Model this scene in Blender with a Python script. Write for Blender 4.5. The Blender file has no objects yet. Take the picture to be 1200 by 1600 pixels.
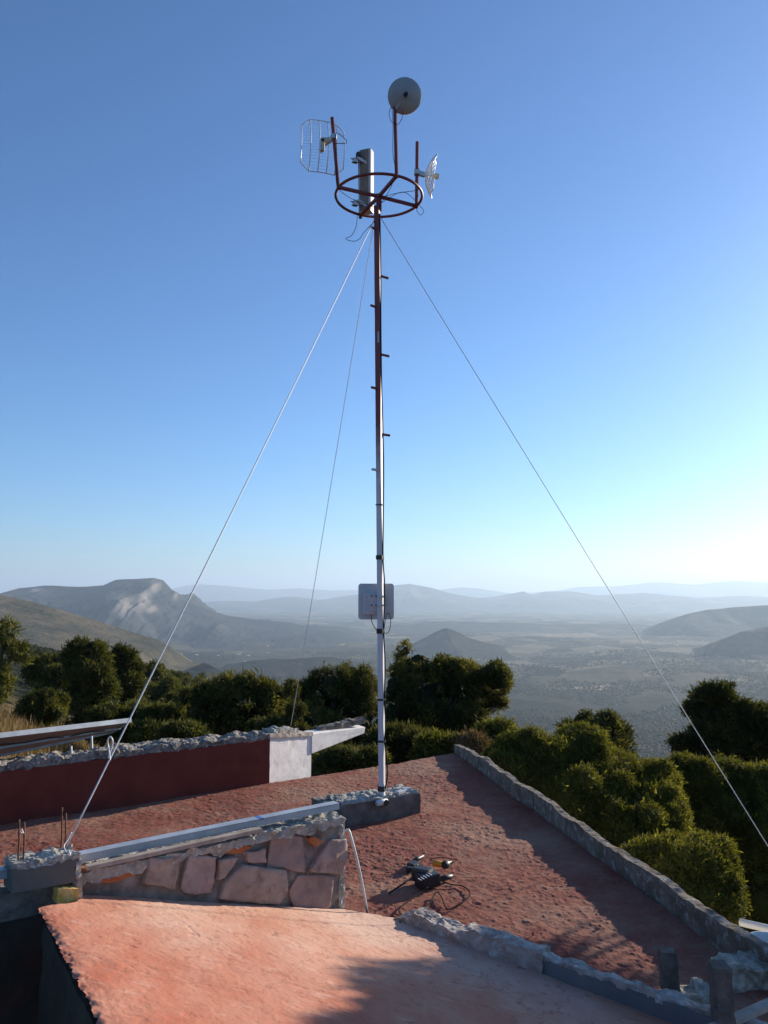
import bpy, bmesh, math, random
import numpy as np
from mathutils import Vector, Matrix

# ------------------------------------------------------------------ camera, light, exposure
F = 1232.0; H = 2.25
PITCH = math.atan(125 / F); CP, SP = math.cos(PITCH), math.sin(PITCH)
SUN_AZ, SUN_EL = math.radians(48), math.radians(15.5)     # azimuth measured clockwise from +Y
HAZE_DENSITY = 5.6e-5
scene = bpy.context.scene
COL = scene.collection

cam_data = bpy.data.cameras.new("camera"); cam = bpy.data.objects.new("camera", cam_data); COL.objects.link(cam)
cam.location = (0, 0, H); cam.rotation_euler = (math.pi / 2 + PITCH, 0, 0)
cam_data.sensor_fit = 'VERTICAL'; cam_data.sensor_height = 36; cam_data.sensor_width = 27
cam_data.lens = 36 * F / 1600
cam_data.clip_start = 0.05; cam_data.clip_end = 150000
scene.camera = cam

world = bpy.data.worlds.new("World"); scene.world = world; world.use_nodes = True
wn = world.node_tree; bg = wn.nodes["Background"]
sky = wn.nodes.new("ShaderNodeTexSky"); sky.sky_type = 'NISHITA'; sky.sun_disc = False
sky.sun_elevation = SUN_EL; sky.sun_rotation = SUN_AZ
sky.altitude = 900; sky.air_density = 1.05; sky.dust_density = 0.75; sky.ozone_density = 6.3
wn.links.new(sky.outputs[0], bg.inputs[0]); bg.inputs[1].default_value = 0.105

sd = bpy.data.lights.new("sun", 'SUN'); sd.energy = 5.0; sd.angle = math.radians(0.5); sd.color = (1.0, 0.88, 0.72)
sun = bpy.data.objects.new("sun", sd); COL.objects.link(sun)
sdir = Vector((math.sin(SUN_AZ) * math.cos(SUN_EL), math.cos(SUN_AZ) * math.cos(SUN_EL), math.sin(SUN_EL)))
sun.rotation_euler = sdir.to_track_quat('Z', 'Y').to_euler(); sun.location = (30, 30, 40)

vs = scene.view_settings
vs.view_transform = 'Standard'; vs.look = 'None'; vs.exposure = 0.8; vs.gamma = 1; vs.use_curve_mapping = False

# ------------------------------------------------------------------ helpers
def ray(px, py):
    a = (px - 600) / F; b = (800 - py) / F
    return (a, CP - b * SP, SP + b * CP)
def oz(px, py, z):
    r = ray(px, py); t = (z - H) / r[2]; return Vector((r[0] * t, r[1] * t, z))
def oy(px, py, y):
    r = ray(px, py); t = y / r[1]; return Vector((r[0] * t, y, H + r[2] * t))

_rng = np.random.default_rng(7)
def _hash(ix, iy, iz, seed):
    h = (ix * 374761393 + iy * 668265263 + iz * 2147483647 + seed * 974634777) & 0xFFFFFFFF
    h = ((h ^ (h >> 13)) * 1274126177) & 0xFFFFFFFF
    h = (h ^ (h >> 16)) & 0xFFFFFFFF
    h = (h * 2246822519) & 0xFFFFFFFF
    return ((h ^ (h >> 15)) & 0xFFFFFF) / float(0xFFFFFF)
def vnoise(P, seed=0):
    P = np.asarray(P, dtype=np.float64); i = np.floor(P).astype(np.int64); f = P - i
    f = f * f * (3 - 2 * f); x, y, z = i[:, 0], i[:, 1], i[:, 2]; u, v, w = f[:, 0], f[:, 1], f[:, 2]
    r = 0
    for a in (0, 1):
        for b in (0, 1):
            for c in (0, 1):
                r = r + (u if a else 1 - u) * (v if b else 1 - v) * (w if c else 1 - w) * _hash(x + a, y + b, z + c, seed)
    return r * 2 - 1
def fbm(P, octaves=4, seed=0, gain=0.5, ridged=False):
    P = np.asarray(P, dtype=np.float64); s = 0; a = 1.0; t = 0
    for k in range(octaves):
        n = vnoise(P * (2.03 ** k) + k * 17.3, seed + k * 13)
        if ridged: n = 1 - 2 * np.abs(n)
        s = s + a * n; t += a; a *= gain
    return s / t

def origin_of(o):
    p = Vector((0, 0, 0))
    while o is not None:
        p = p + Vector(o.location); o = o.parent
    return p
def finish(o, parent, origin):
    if parent is not None: o.parent = parent
    COL.objects.link(o); return o
def np_mesh(name, V, Fq, mat, parent=None, origin=None, smooth=True, color=None, cname='tint'):
    """V (N,3); Fq an int array (M,3) or (M,4), or a list of such arrays"""
    V = np.asarray(V, dtype=np.float64)
    Fs = Fq if isinstance(Fq, list) else [Fq]
    Fs = [np.asarray(f, dtype=np.int32) for f in Fs if len(f)]
    base = origin_of(parent) if parent is not None else Vector(origin or (0, 0, 0))
    loc = Vector((0, 0, 0)) if parent is not None else base
    V = V - np.array(base)
    me = bpy.data.meshes.new(name)
    me.vertices.add(len(V)); me.vertices.foreach_set("co", V.astype(np.float32).ravel())
    nl = sum(f.size for f in Fs); nf = sum(len(f) for f in Fs)
    me.loops.add(nl); me.loops.foreach_set("vertex_index", np.concatenate([f.ravel() for f in Fs]))
    me.polygons.add(nf)
    tot = np.concatenate([np.full(len(f), f.shape[1], dtype=np.int32) for f in Fs])
    st = np.concatenate([[0], np.cumsum(tot)[:-1]]).astype(np.int32)
    me.polygons.foreach_set("loop_start", st); me.polygons.foreach_set("loop_total", tot)
    me.polygons.foreach_set("use_smooth", np.full(nf, smooth))
    me.update(calc_edges=True)
    if color is not None:
        at = me.color_attributes.new(cname, 'FLOAT_COLOR', 'POINT')
        c = np.ones((len(V), 4), dtype=np.float32); color = np.asarray(color)
        if color.ndim == 1: c[:, 0] = c[:, 1] = c[:, 2] = color
        else: c[:, :3] = color
        at.data.foreach_set("color", c.ravel())
    if mat is not None: me.materials.append(mat)
    o = bpy.data.objects.new(name, me); o.location = loc
    return finish(o, parent, origin)
def grid_faces(nu, nv, off=0, wrap=False):
    i = np.arange(nu - (0 if wrap else 1))[:, None]; j = np.arange(nv - 1)[None, :]
    i2 = (i + 1) % nu
    a = i * nv + j; b = i2 * nv + j; c = i2 * nv + j + 1; d = i * nv + j + 1
    return np.stack([a, b, c, d], -1).reshape(-1, 4) + off

def empty(name, loc):
    o = bpy.data.objects.new(name, None); o.location = loc; o.empty_display_size = 0.2; COL.objects.link(o); return o
def tag(o, label=None, cat=None, group=None, kind=None):
    if label: o['label'] = label
    if cat: o['category'] = cat
    if group: o['group'] = group
    if kind: o['kind'] = kind
    return o
def thing(name, loc, label, cat, group=None): return tag(empty(name, loc), label, cat, group)
def children(o): return [c for c in bpy.data.objects if c.parent == o]
def copy_tree(o, kids, parent=None):
    c = o.copy(); COL.objects.link(c)
    if parent is not None: c.parent = parent
    for k in kids.get(o.name, []): copy_tree(k, kids, c)
    return c

class MB:
    def __init__(s): s.V = []; s.Q = []; s.T = []; s.n = 0; s.poly = []
    def add(s, V, Q=None, T=None):
        V = np.asarray(V, float)
        if Q is not None and len(Q): s.Q.append(np.asarray(Q) + s.n)
        if T is not None and len(T): s.T.append(np.asarray(T) + s.n)
        s.V.append(V); s.n += len(V); return s
    def box(s, c, size, rz=0.0, M=None):
        x, y, z = [k / 2 for k in size]
        v = np.array([[a * x, b * y, d * z] for a in (-1, 1) for b in (-1, 1) for d in (-1, 1)])
        R = np.array(Matrix.Rotation(rz, 3, 'Z')) if M is None else np.array(M)
        v = v @ R.T + np.array(c)
        return s.add(v, [[0, 1, 3, 2], [4, 6, 7, 5], [0, 4, 5, 1], [2, 3, 7, 6], [0, 2, 6, 4], [1, 5, 7, 3]])
    def bar(s, p0, p1, w, h, up=(0, 0, 1)):
        p0, p1 = Vector(p0), Vector(p1); d = (p1 - p0); L = d.length; d.normalize()
        up = Vector(up); side = d.cross(up)
        if side.length < 1e-4: side = d.cross(Vector((1, 0, 0)))
        side.normalize(); u = side.cross(d)
        M = Matrix((d, side, u)).transposed()
        return s.box((p0 + p1) / 2, (L, w, h), M=M)
    def tube(s, pts, r, n=8, cap=True):
        pts = [Vector(p) for p in pts]; m = len(pts)
        rr = r if isinstance(r, (list, tuple)) else [r] * m
        V = []; u = None
        for i, p in enumerate(pts):
            t = (pts[min(i + 1, m - 1)] - pts[max(i - 1, 0)]); t.normalize()
            if u is None:
                u = t.cross(Vector((0, 0, 1)))
                if u.length < 0.05: u = t.cross(Vector((1, 0, 0)))
            else: u = u - t * u.dot(t)
            u.normalize(); w = t.cross(u)
            for k in range(n):
                a = 2 * math.pi * k / n
                V.append(p + (u * math.cos(a) + w * math.sin(a)) * rr[i])
        Q = [[i * n + k, i * n + (k + 1) % n, (i + 1) * n + (k + 1) % n, (i + 1) * n + k] for i in range(m - 1) for k in range(n)]
        T = []
        if cap:
            V.append(pts[0]); V.append(pts[-1]); a, b = m * n, m * n + 1
            T += [[a, (k + 1) % n, k] for k in range(n)] + [[b, (m - 1) * n + k, (m - 1) * n + (k + 1) % n] for k in range(n)]
        return s.add([tuple(v) for v in V], Q, T)
    def lathe(s, prof, c, axis, n=32):
        """prof: list of (radius, distance along axis)"""
        ax = Vector(axis).normalized(); u = ax.cross(Vector((0, 0, 1)))
        if u.length < 0.05: u = Vector((1, 0, 0))
        u.normalize(); w = ax.cross(u); c = Vector(c); V = []
        for (r, h) in prof:
            for k in range(n):
                a = 2 * math.pi * k / n
                V.append(tuple(c + ax * h + (u * math.cos(a) + w * math.sin(a)) * max(r, 1e-4)))
        m = len(prof)
        Q = [[i * n + k, i * n + (k + 1) % n, (i + 1) * n + (k + 1) % n, (i + 1) * n + k] for i in range(m - 1) for k in range(n)]
        return s.add(V, Q)
    def prism(s, poly, off):
        """poly: list of 3d points, extruded by the vector off"""
        n = len(poly); off = Vector(off); P = [Vector(p) for p in poly]
        c0 = sum(P, Vector()) / n
        V = [tuple(p) for p in P] + [tuple(p + off) for p in P] + [tuple(c0), tuple(c0 + off)]
        Q = [[k, (k + 1) % n, n + (k + 1) % n, n + k] for k in range(n)]
        T = [[2 * n, (k + 1) % n, k] for k in range(n)] + [[2 * n + 1, n + k, n + (k + 1) % n] for k in range(n)]
        return s.add(V, Q, T)
    def build(s, name, mat, parent=None, origin=None, smooth=False, bevel=0.0, fix=True):
        V = np.concatenate(s.V); Fs = []
        if s.Q: Fs.append(np.concatenate(s.Q))
        if s.T: Fs.append(np.concatenate(s.T))
        o = np_mesh(name, V, Fs, mat, parent, origin, smooth)
        if fix or bevel:
            bm = bmesh.new(); bm.from_mesh(o.data)
            bmesh.ops.recalc_face_normals(bm, faces=bm.faces[:])
            if bevel:
                es = [e for e in bm.edges if len(e.link_faces) == 2 and e.calc_face_angle(0) > 0.6]
                bmesh.ops.bevel(bm, geom=es, offset=bevel, segments=2, affect='EDGES', profile=0.6)
            bm.to_mesh(o.data); bm.free()
        return o

def catmull(pts, n=8):
    P = [Vector(p) for p in pts]; P = [P[0] * 2 - P[1]] + P + [P[-1] * 2 - P[-2]]; out = []
    for i in range(1, len(P) - 2):
        for k in range(n):
            t = k / n
            out.append(0.5 * ((2 * P[i]) + (P[i + 1] - P[i - 1]) * t + (2 * P[i - 1] - 5 * P[i] + 4 * P[i + 1] - P[i + 2]) * t * t
                              + (3 * P[i] - P[i - 1] - 3 * P[i + 1] + P[i + 2]) * t ** 3))
    out.append(P[-2]); return out

def rough_box(name, o, ex, ey, ez, step, amp, freq, mat, parent=None, fn=None, seed=0, octv=4, smooth=False, origin=None, topamp=0.0):
    """block spanned by three edge vectors from corner o, its skin roughened by noise"""
    o, ex, ey, ez = [np.array(v, float) for v in (o, ex, ey, ez)]
    L = [np.linalg.norm(e) for e in (ex, ey, ez)]
    N = [max(2, int(l / step) + 1) for l in L]
    V = []; Q = []; n = 0; S = []
    for (a, b, c) in ((0, 1, 2), (1, 2, 0), (2, 0, 1)):
        for side in (0, 1):
            u, v = np.meshgrid(np.linspace(0, 1, N[a]), np.linspace(0, 1, N[b]), indexing='ij')
            st = np.zeros((u.size, 3)); st[:, a] = u.ravel(); st[:, b] = v.ravel(); st[:, c] = side
            S.append(st); f = grid_faces(N[a], N[b], n)
            if not side: f = f[:, ::-1]
            Q.append(f); n += u.size
    S = np.concatenate(S); Q = np.concatenate(Q)
    key = np.round(S * 1e5).astype(np.int64); _, idx, inv = np.unique(key, axis=0, return_index=True, return_inverse=True)
    S = S[idx]; Q = inv.reshape(-1)[Q]
    P = o + S[:, :1] * ex + S[:, 1:2] * ey + S[:, 2:] * ez
    # round the box off a little, then push the skin about
    D = np.stack([fbm(P * freq + 31 * k, octv, seed + 100 * k) for k in range(3)], 1)
    P = P + D * amp
    if topamp:
        t = S[:, 2] ** 3
        P[:, 2] += t * topamp * fbm(P * [freq * .6, freq * .6, 0] + 5, 4, seed + 9)
    if fn is not None: P = fn(P, S)
    return np_mesh(name, P, Q, mat, parent, origin if origin is not None else tuple(o), smooth)

# ------------------------------------------------------------------ materials
def new_mat(name):
    m = bpy.data.materials.new(name); m.use_nodes = True
    nt = m.node_tree; b = nt.nodes["Principled BSDF"]; return m, nt, b
def noise_node(nt, scale, detail=6, rough=0.6, coord=None, stretch=None, dist=0.0):
    n = nt.nodes.new("ShaderNodeTexNoise"); n.inputs["Scale"].default_value = scale
    n.inputs["Detail"].default_value = detail; n.inputs["Roughness"].default_value = rough; n.inputs["Distortion"].default_value = dist
    g = nt.nodes.new("ShaderNodeNewGeometry"); src = g.outputs["Position"]
    if stretch:
        mp = nt.nodes.new("ShaderNodeMapping"); mp.inputs["Scale"].default_value = stretch
        nt.links.new(src, mp.inputs[0]); src = mp.outputs[0]
    nt.links.new(src, n.inputs["Vector"]); return n
def ramp(nt, src, stops):
    r = nt.nodes.new("ShaderNodeValToRGB"); e = r.color_ramp.elements
    while len(e) < len(stops): e.new(0.5)
    for k, (p, c) in enumerate(stops):
        e[k].position = p; e[k].color = (*c, 1) if len(c) == 3 else c
    nt.links.new(src, r.inputs[0]); return r
def mixc(nt, fac, a, b, mode='MIX'):
    m = nt.nodes.new("ShaderNodeMix"); m.data_type = 'RGBA'; m.blend_type = mode
    for s, v in ((m.inputs[0], fac), (m.inputs[6], a), (m.inputs[7], b)):
        if hasattr(v, 'is_output'): nt.links.new(v, s)
        elif isinstance(v, (int, float)): s.default_value = v
        else: s.default_value = (*v, 1)
    return m.outputs[2]
def bump(nt, b, h, strength=0.5, dist=0.01, prev=None):
    n = nt.nodes.new("ShaderNodeBump"); n.inputs["Strength"].default_value = strength; n.inputs["Distance"].default_value = dist
    nt.links.new(h, n.inputs["Height"])
    if prev is not None: nt.links.new(prev, n.inputs["Normal"])
    nt.links.new(n.outputs[0], b.inputs["Normal"]); return n.outputs[0]
def surface(name, c1, c2, scale=3, rough=0.9, bscale=40, bstr=0.4, bdist=0.005, metal=0.0, c3=None, s3=20, spec=0.3, lo=0.35, hi=0.65):
    m, nt, b = new_mat(name)
    n = noise_node(nt, scale); r = ramp(nt, n.outputs[0], [(lo, c1), (hi, c2)]); out = r.outputs[0]
    if c3 is not None:
        n3 = noise_node(nt, s3, 5, 0.7); r3 = ramp(nt, n3.outputs[0], [(0.52, (0, 0, 0)), (0.68, (1, 1, 1))])
        out = mixc(nt, r3.outputs[0], out, c3)
    nt.links.new(out, b.inputs["Base Color"])
    b.inputs["Roughness"].default_value = rough; b.inputs["Metallic"].default_value = metal
    b.inputs["Specular IOR Level"].default_value = spec
    if bstr: bump(nt, b, noise_node(nt, bscale, 8, 0.65).outputs[0], bstr, bdist)
    return m
def attr(nt, name='tint'):
    a = nt.nodes.new("ShaderNodeAttribute"); a.attribute_name = name; return a

M = {}
M['red_roof'] = surface('red_mortar', (.27, .088, .062), (.38, .155, .115), 2.2, .95, 60, .8, .008, c3=(.42, .25, .19), s3=9)
def roof_mat():
    m, nt, b = new_mat('weathered_red_mortar')
    big = noise_node(nt, .75, 5, .6); mid = noise_node(nt, 5, 6, .7); fine = noise_node(nt, 34, 5, .7)
    c = ramp(nt, big.outputs[0], [(.36, (.20, .052, .036)), (.50, (.25, .088, .060)), (.62, (.30, .155, .105))]).outputs[0]
    k = ramp(nt, mid.outputs[0], [(.50, (0, 0, 0)), (.66, (.7, .7, .7))]); c = mixc(nt, k.outputs[0], c, (.28, .16, .11))
    k = ramp(nt, fine.outputs[0], [(.52, (0, 0, 0)), (.66, (.6, .6, .6))]); c = mixc(nt, k.outputs[0], c, (.15, .055, .038))
    nt.links.new(c, b.inputs["Base Color"]); b.inputs["Roughness"].default_value = .95; b.inputs["Specular IOR Level"].default_value = .2
    bump(nt, b, noise_node(nt, 85, 7, .7).outputs[0], .8, .006); return m
M['red_roof'] = roof_mat()
M['red_wall'] = surface('red_plaster', (.135, .030, .020), (.19, .043, .029), 3, .9, 25, .3, .004)
M['shaded_plaster'] = surface('shaded_plaster', (.05, .036, .026), (.085, .06, .042), 2.2, .95, 30, .5, .01, c3=(.10, .04, .028), s3=3)  # brown plaster darkened to carry the shade of the left pit
M['mortar'] = surface('grey_mortar', (.22, .205, .175), (.42, .40, .345), 8, .95, 70, .9, .006, c3=(.52, .51, .47), s3=30)
M['dark_mortar'] = surface('dark_mortar', (.10, .085, .072), (.21, .185, .16), 6, .95, 60, .8, .006)
M['concrete'] = surface('smooth_concrete', (.10, .095, .085), (.15, .142, .125), 4, .9, 60, .3, .003)
M['parapet'] = surface('parapet_concrete', (.125, .096, .068), (.22, .18, .135), 5, .95, 50, .9, .008, c3=(.38, .36, .33), s3=14)
M['curb'] = surface('curb_plaster', (.13, .13, .135), (.20, .195, .195), 2.5, .9, 50, .5, .004)
M['curb_broken'] = surface('broken_curb', (.29, .225, .18), (.48, .41, .35), 7, .95, 60, .9, .008, c3=(.6, .58, .55), s3=22)
M['white_plaster'] = surface('white_plaster', (.70, .67, .63), (.84, .81, .78), 5, .9, 50, .5, .004, c3=(.62, .56, .52), s3=8)
M['rubble'] = surface('rubble_mortar', (.09, .08, .07), (.30, .27, .23), 12, .95, 60, .9, .01, c3=(.5, .46, .4), s3=25)
M['stone_pink'] = surface('pinkish_stone', (.29, .21, .18), (.42, .32, .28), 7, .95, 40, .9, .010, c3=(.20, .15, .13), s3=12)
M['stone_rose'] = surface('rose_stone', (.24, .17, .145), (.36, .265, .23), 6, .95, 40, .9, .010, c3=(.32, .25, .21), s3=9)
M['stone_buff'] = surface('buff_stone', (.28, .22, .18), (.42, .34, .28), 6, .95, 40, .9, .010, c3=(.22, .15, .12), s3=11)
M['bed_mortar'] = surface('stone_bed_mortar', (.15, .125, .105), (.31, .27, .23), 9, .95, 60, .9, .008, c3=(.10, .08, .065), s3=5)
M['stone_orange'] = surface('orange_stone', (.34, .105, .04), (.48, .18, .07), 8, .9, 40, .6, .006)
M['stone_yellow'] = surface('yellow_stone', (.74, .38, .06), (.82, .56, .22), 15, .9, 50, .9, .01)
M['stone_grey'] = surface('grey_rubble_stone', (.20, .17, .13), (.50, .45, .36), 16, .95, 60, .9, .01)
M['galv'] = surface('galvanised_steel', (.34, .37, .39), (.50, .53, .55), 6, .5, 80, .15, .002, metal=.35, spec=.5)
M['wood'] = surface('weathered_wood', (.26, .21, .17), (.42, .36, .30), 9, .9, 60, .6, .004)
M['old_wood'] = surface('dark_wood', (.10, .08, .065), (.19, .155, .13), 9, .95, 60, .8, .006)
M['red_paint'] = surface('red_oxide_paint', (.15, .022, .017), (.22, .036, .026), 12, .5, 60, .2, .001, spec=.5)
M['white_paint'] = surface('off_white_paint', (.52, .50, .50), (.66, .63, .62), 9, .5, 60, .15, .001)
M['plastic'] = surface('light_grey_plastic', (.46, .46, .46), (.54, .54, .54), 5, .45, 30, .05, .001, spec=.5)
M['dish'] = surface('grey_dish', (.30, .32, .33), (.36, .38, .38), 5, .5, 30, .05, .001)
M['back_dark'] = surface('dark_backplate', (.17, .15, .125), (.27, .24, .20), 6, .8, 30, .1, .001)  # brown-grey, darker than the radome plastic
M['beige_plastic'] = surface('beige_plastic', (.48, .42, .32), (.58, .52, .42), 8, .5, 30, .05, .001)
M['wire_white'] = surface('zinc_wire', (.62, .64, .66), (.75, .76, .77), 20, .4, 30, .0, .001, metal=.3)
M['zinc'] = surface('zinc_hardware', (.45, .46, .47), (.58, .58, .58), 20, .4, 30, .1, .001, metal=.6)
M['rope'] = surface('steel_cable', (.48, .49, .50), (.66, .67, .68), 60, .5, 200, .3, .001, metal=.2)
M['black'] = surface('black_plastic', (.010, .010, .011), (.022, .022, .024), 10, .5, 30, .1, .001, spec=.5)
M['rubber'] = surface('matt_black_rubber', (.010, .010, .010), (.020, .019, .018), 10, .95, 30, .0, .001, spec=.1)
M['orange'] = surface('orange_plastic', (.75, .24, .02), (.85, .36, .03), 10, .45, 30, .1, .001)
M['blue_tape'] = surface('blue_tape', (.05, .12, .35), (.07, .16, .42), 10, .5, 30, .1, .001)
M['rust'] = surface('rusty_rebar', (.10, .045, .025), (.20, .09, .05), 40, .9, 200, .5, .002)
M['pvc'] = surface('white_pvc', (.66, .66, .62), (.76, .76, .72), 5, .4, 30, .05, .001, spec=.5)
M['panel_back'] = surface('solar_backsheet', (.34, .20, .17), (.44, .26, .22), 2.5, .6, 30, .1, .001)  # reddish brown stands for light reflected onto the panel's underside
M['solar_glass'] = surface('solar_glass', (.012, .016, .04), (.02, .028, .06), 4, .2, 30, .0, .001, spec=.6)
M['bark'] = surface('bark', (.045, .035, .028), (.10, .08, .065), 14, .95, 60, .9, .01)
M['house_wall'] = surface('whitewash', (.62, .60, .55), (.78, .76, .72), .05, .9, 5, .0, .01)
M['house_roof'] = surface('roof_sheet', (.38, .34, .30), (.60, .56, .50), .05, .8, 5, .0, .01)

# pink slab: pale rim towards the wall, redder towards the ridge
def pink_mat():
    m, nt, b = new_mat('pink_roof_plaster'); a = attr(nt, 'tint')
    n = noise_node(nt, 1.6, 6, .6, stretch=(1, .55, 1)); n2 = noise_node(nt, 14, 6, .7)
    add = nt.nodes.new("ShaderNodeMath"); add.operation = 'MULTIPLY_ADD'; add.inputs[1].default_value = 1.5; add.inputs[2].default_value = -.75
    nt.links.new(n.outputs[0], add.inputs[0])
    ad2 = nt.nodes.new("ShaderNodeMath"); ad2.operation = 'ADD'; nt.links.new(add.outputs[0], ad2.inputs[0]); nt.links.new(a.outputs["Fac"], ad2.inputs[1])
    r = ramp(nt, ad2.outputs[0], [(0.12, (.42, .135, .080)), (.45, (.50, .245, .165)), (.8, (.57, .375, .285))])
    sp = ramp(nt, n2.outputs[0], [(.56, (0, 0, 0)), (.68, (1, 1, 1))])
    c = mixc(nt, sp.outputs[0], r.outputs[0], (.36, .15, .10))
    n3 = noise_node(nt, 5, 5, .6, stretch=(1, 3, 1)); sp3 = ramp(nt, n3.outputs[0], [(.58, (0, 0, 0)), (.72, (.5, .5, .5))])
    c = mixc(nt, sp3.outputs[0], c, (.60, .40, .32))
    vo = nt.nodes.new("ShaderNodeTexVoronoi"); vo.feature = 'DISTANCE_TO_EDGE'; vo.inputs["Scale"].default_value = .9
    wn_ = noise_node(nt, 3, 5, .7); vm = nt.nodes.new("ShaderNodeVectorMath"); vm.operation = 'MULTIPLY_ADD'; vm.inputs[1].default_value = (.35, .35, .35)
    g_ = nt.nodes.new("ShaderNodeNewGeometry"); nt.links.new(wn_.outputs["Color"], vm.inputs[0]); nt.links.new(g_.outputs["Position"], vm.inputs[2]); nt.links.new(vm.outputs[0], vo.inputs["Vector"])
    ck = ramp(nt, vo.outputs["Distance"], [(0.0, (.55, .55, .55)), (.006, (0, 0, 0))]); c = mixc(nt, ck.outputs[0], c, (.26, .10, .07))
    n5 = noise_node(nt, 60, 4, .7); gr = ramp(nt, n5.outputs[0], [(.66, (0, 0, 0)), (.70, (.8, .8, .8))]); c = mixc(nt, gr.outputs[0], c, (.24, .12, .085))
    nt.links.new(c, b.inputs["Base Color"]); b.inputs["Roughness"].default_value = .95; b.inputs["Specular IOR Level"].default_value = .2
    bump(nt, b, noise_node(nt, 45, 8, .7).outputs[0], .5, .007)
    return m
M['pink'] = pink_mat()

def pole_mat():
    m, nt, b = new_mat('mast_paint'); g = nt.nodes.new("ShaderNodeNewGeometry"); sx = nt.nodes.new("ShaderNodeSeparateXYZ")
    nt.links.new(g.outputs["Position"], sx.inputs[0])
    n = noise_node(nt, 14, 4, .6); mm = nt.nodes.new("ShaderNodeMath"); mm.operation = 'MULTIPLY_ADD'; mm.inputs[1].default_value = .5
    nt.links.new(n.outputs[0], mm.inputs[0]); nt.links.new(sx.outputs[2], mm.inputs[2])
    z0 = oy(590, 735, 8).z + .25
    mr = nt.nodes.new("ShaderNodeMapRange"); mr.inputs["From Min"].default_value = z0 - .10; mr.inputs["From Max"].default_value = z0 + .5
    nt.links.new(mm.outputs[0], mr.inputs["Value"])
    c = mixc(nt, mr.outputs[0], (.58, .56, .57), (.19, .032, .025))
    nt.links.new(c, b.inputs["Base Color"]); b.inputs["Roughness"].default_value = .45
    return m
M['pole'] = pole_mat()

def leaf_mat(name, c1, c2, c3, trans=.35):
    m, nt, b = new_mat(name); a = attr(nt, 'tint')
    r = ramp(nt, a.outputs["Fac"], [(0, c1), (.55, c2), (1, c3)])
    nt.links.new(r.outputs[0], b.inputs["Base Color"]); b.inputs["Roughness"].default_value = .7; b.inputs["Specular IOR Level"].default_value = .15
    t = nt.nodes.new("ShaderNodeBsdfTranslucent"); nt.links.new(mixc(nt, 1.0, r.outputs[0], (1.25, 1.15, .5), 'MULTIPLY'), t.inputs[0])
    mx = nt.nodes.new("ShaderNodeMixShader"); mx.inputs[0].default_value = trans
    nt.links.new(b.outputs[0], mx.inputs[1]); nt.links.new(t.outputs[0], mx.inputs[2])
    nt.links.new(mx.outputs[0], nt.nodes["Material Output"].inputs[0]); return m
M['leaf'] = leaf_mat('juniper_foliage', (.044, .050, .012), (.11, .118, .026), (.26, .245, .055), .45)
M['leaf_dark'] = leaf_mat('dark_juniper_foliage', (.028, .034, .012), (.068, .075, .023), (.18, .17, .05), .40)
M['leaf_soft'] = leaf_mat('bushy_foliage', (.032, .040, .012), (.075, .085, .024), (.16, .16, .045), .38)
M['dry'] = leaf_mat('dry_grass_blades', (.13, .085, .04), (.22, .15, .075), (.32, .235, .125), .2)

def terrain_mat():
    m, nt, b = new_mat('valley_ground'); a = attr(nt, 'tint')
    n1 = noise_node(nt, .0018, 8, .65, stretch=(1, .6, 1)); n2 = noise_node(nt, .007, 8, .75, stretch=(1, .4, 1)); n3 = noise_node(nt, .6, 6, .7)
    scrub = ramp(nt, n2.outputs[0], [(.44, (.014, .020, .012)), (.54, (.055, .052, .032)), (.66, (.22, .185, .125))])
    soil = ramp(nt, n1.outputs[0], [(.42, (.012, .017, .010)), (.50, (.055, .052, .032)), (.58, (.20, .16, .105))])
    c = mixc(nt, .5, scrub.outputs[0], soil.outputs[0])
    vf = nt.nodes.new("ShaderNodeTexVoronoi"); vf.inputs["Scale"].default_value = .0045
    gg = nt.nodes.new("ShaderNodeNewGeometry"); vmm = nt.nodes.new("ShaderNodeMapping"); vmm.inputs["Scale"].default_value = (1, .55, 1); vmm.inputs["Rotation"].default_value = (0, 0, .4)
    nt.links.new(gg.outputs["Position"], vmm.inputs[0]); nt.links.new(vmm.outputs[0], vf.inputs["Vector"])
    sc0 = nt.nodes.new("ShaderNodeSeparateColor"); nt.links.new(vf.outputs["Color"], sc0.inputs[0])
    fld = ramp(nt, sc0.outputs[0], [(.30, (.014, .020, .010)), (.52, (.07, .065, .032)), (.76, (.24, .18, .105)), (.95, (.48, .37, .23))])
    c = mixc(nt, .45, c, fld.outputs[0]); c = mixc(nt, 1.0, c, (.74, .78, .72), 'MULTIPLY')
    near = ramp(nt, n3.outputs[0], [(.4, (.07, .06, .03)), (.6, (.17, .12, .07))])
    forest = ramp(nt, n2.outputs[0], [(.40, (.007, .012, .008)), (.62, (.034, .036, .020))])  # woodland colour, darkened to include the shade on the slope
    sc = nt.nodes.new("ShaderNodeSeparateColor"); nt.links.new(a.outputs["Color"], sc.inputs[0])
    c = mixc(nt, sc.outputs[0], c, forest.outputs[0]); c = mixc(nt, sc.outputs[1], c, (.42, .29, .17)); c = mixc(nt, sc.outputs[2], c, near.outputs[0])
    nt.links.new(c, b.inputs["Base Color"]); b.inputs["Roughness"].default_value = 1; b.inputs["Specular IOR Level"].default_value = .05
    p = bump(nt, b, noise_node(nt, .03, 6, .7).outputs[0], 1, 14); return m
M['terrain'] = terrain_mat()
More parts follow.
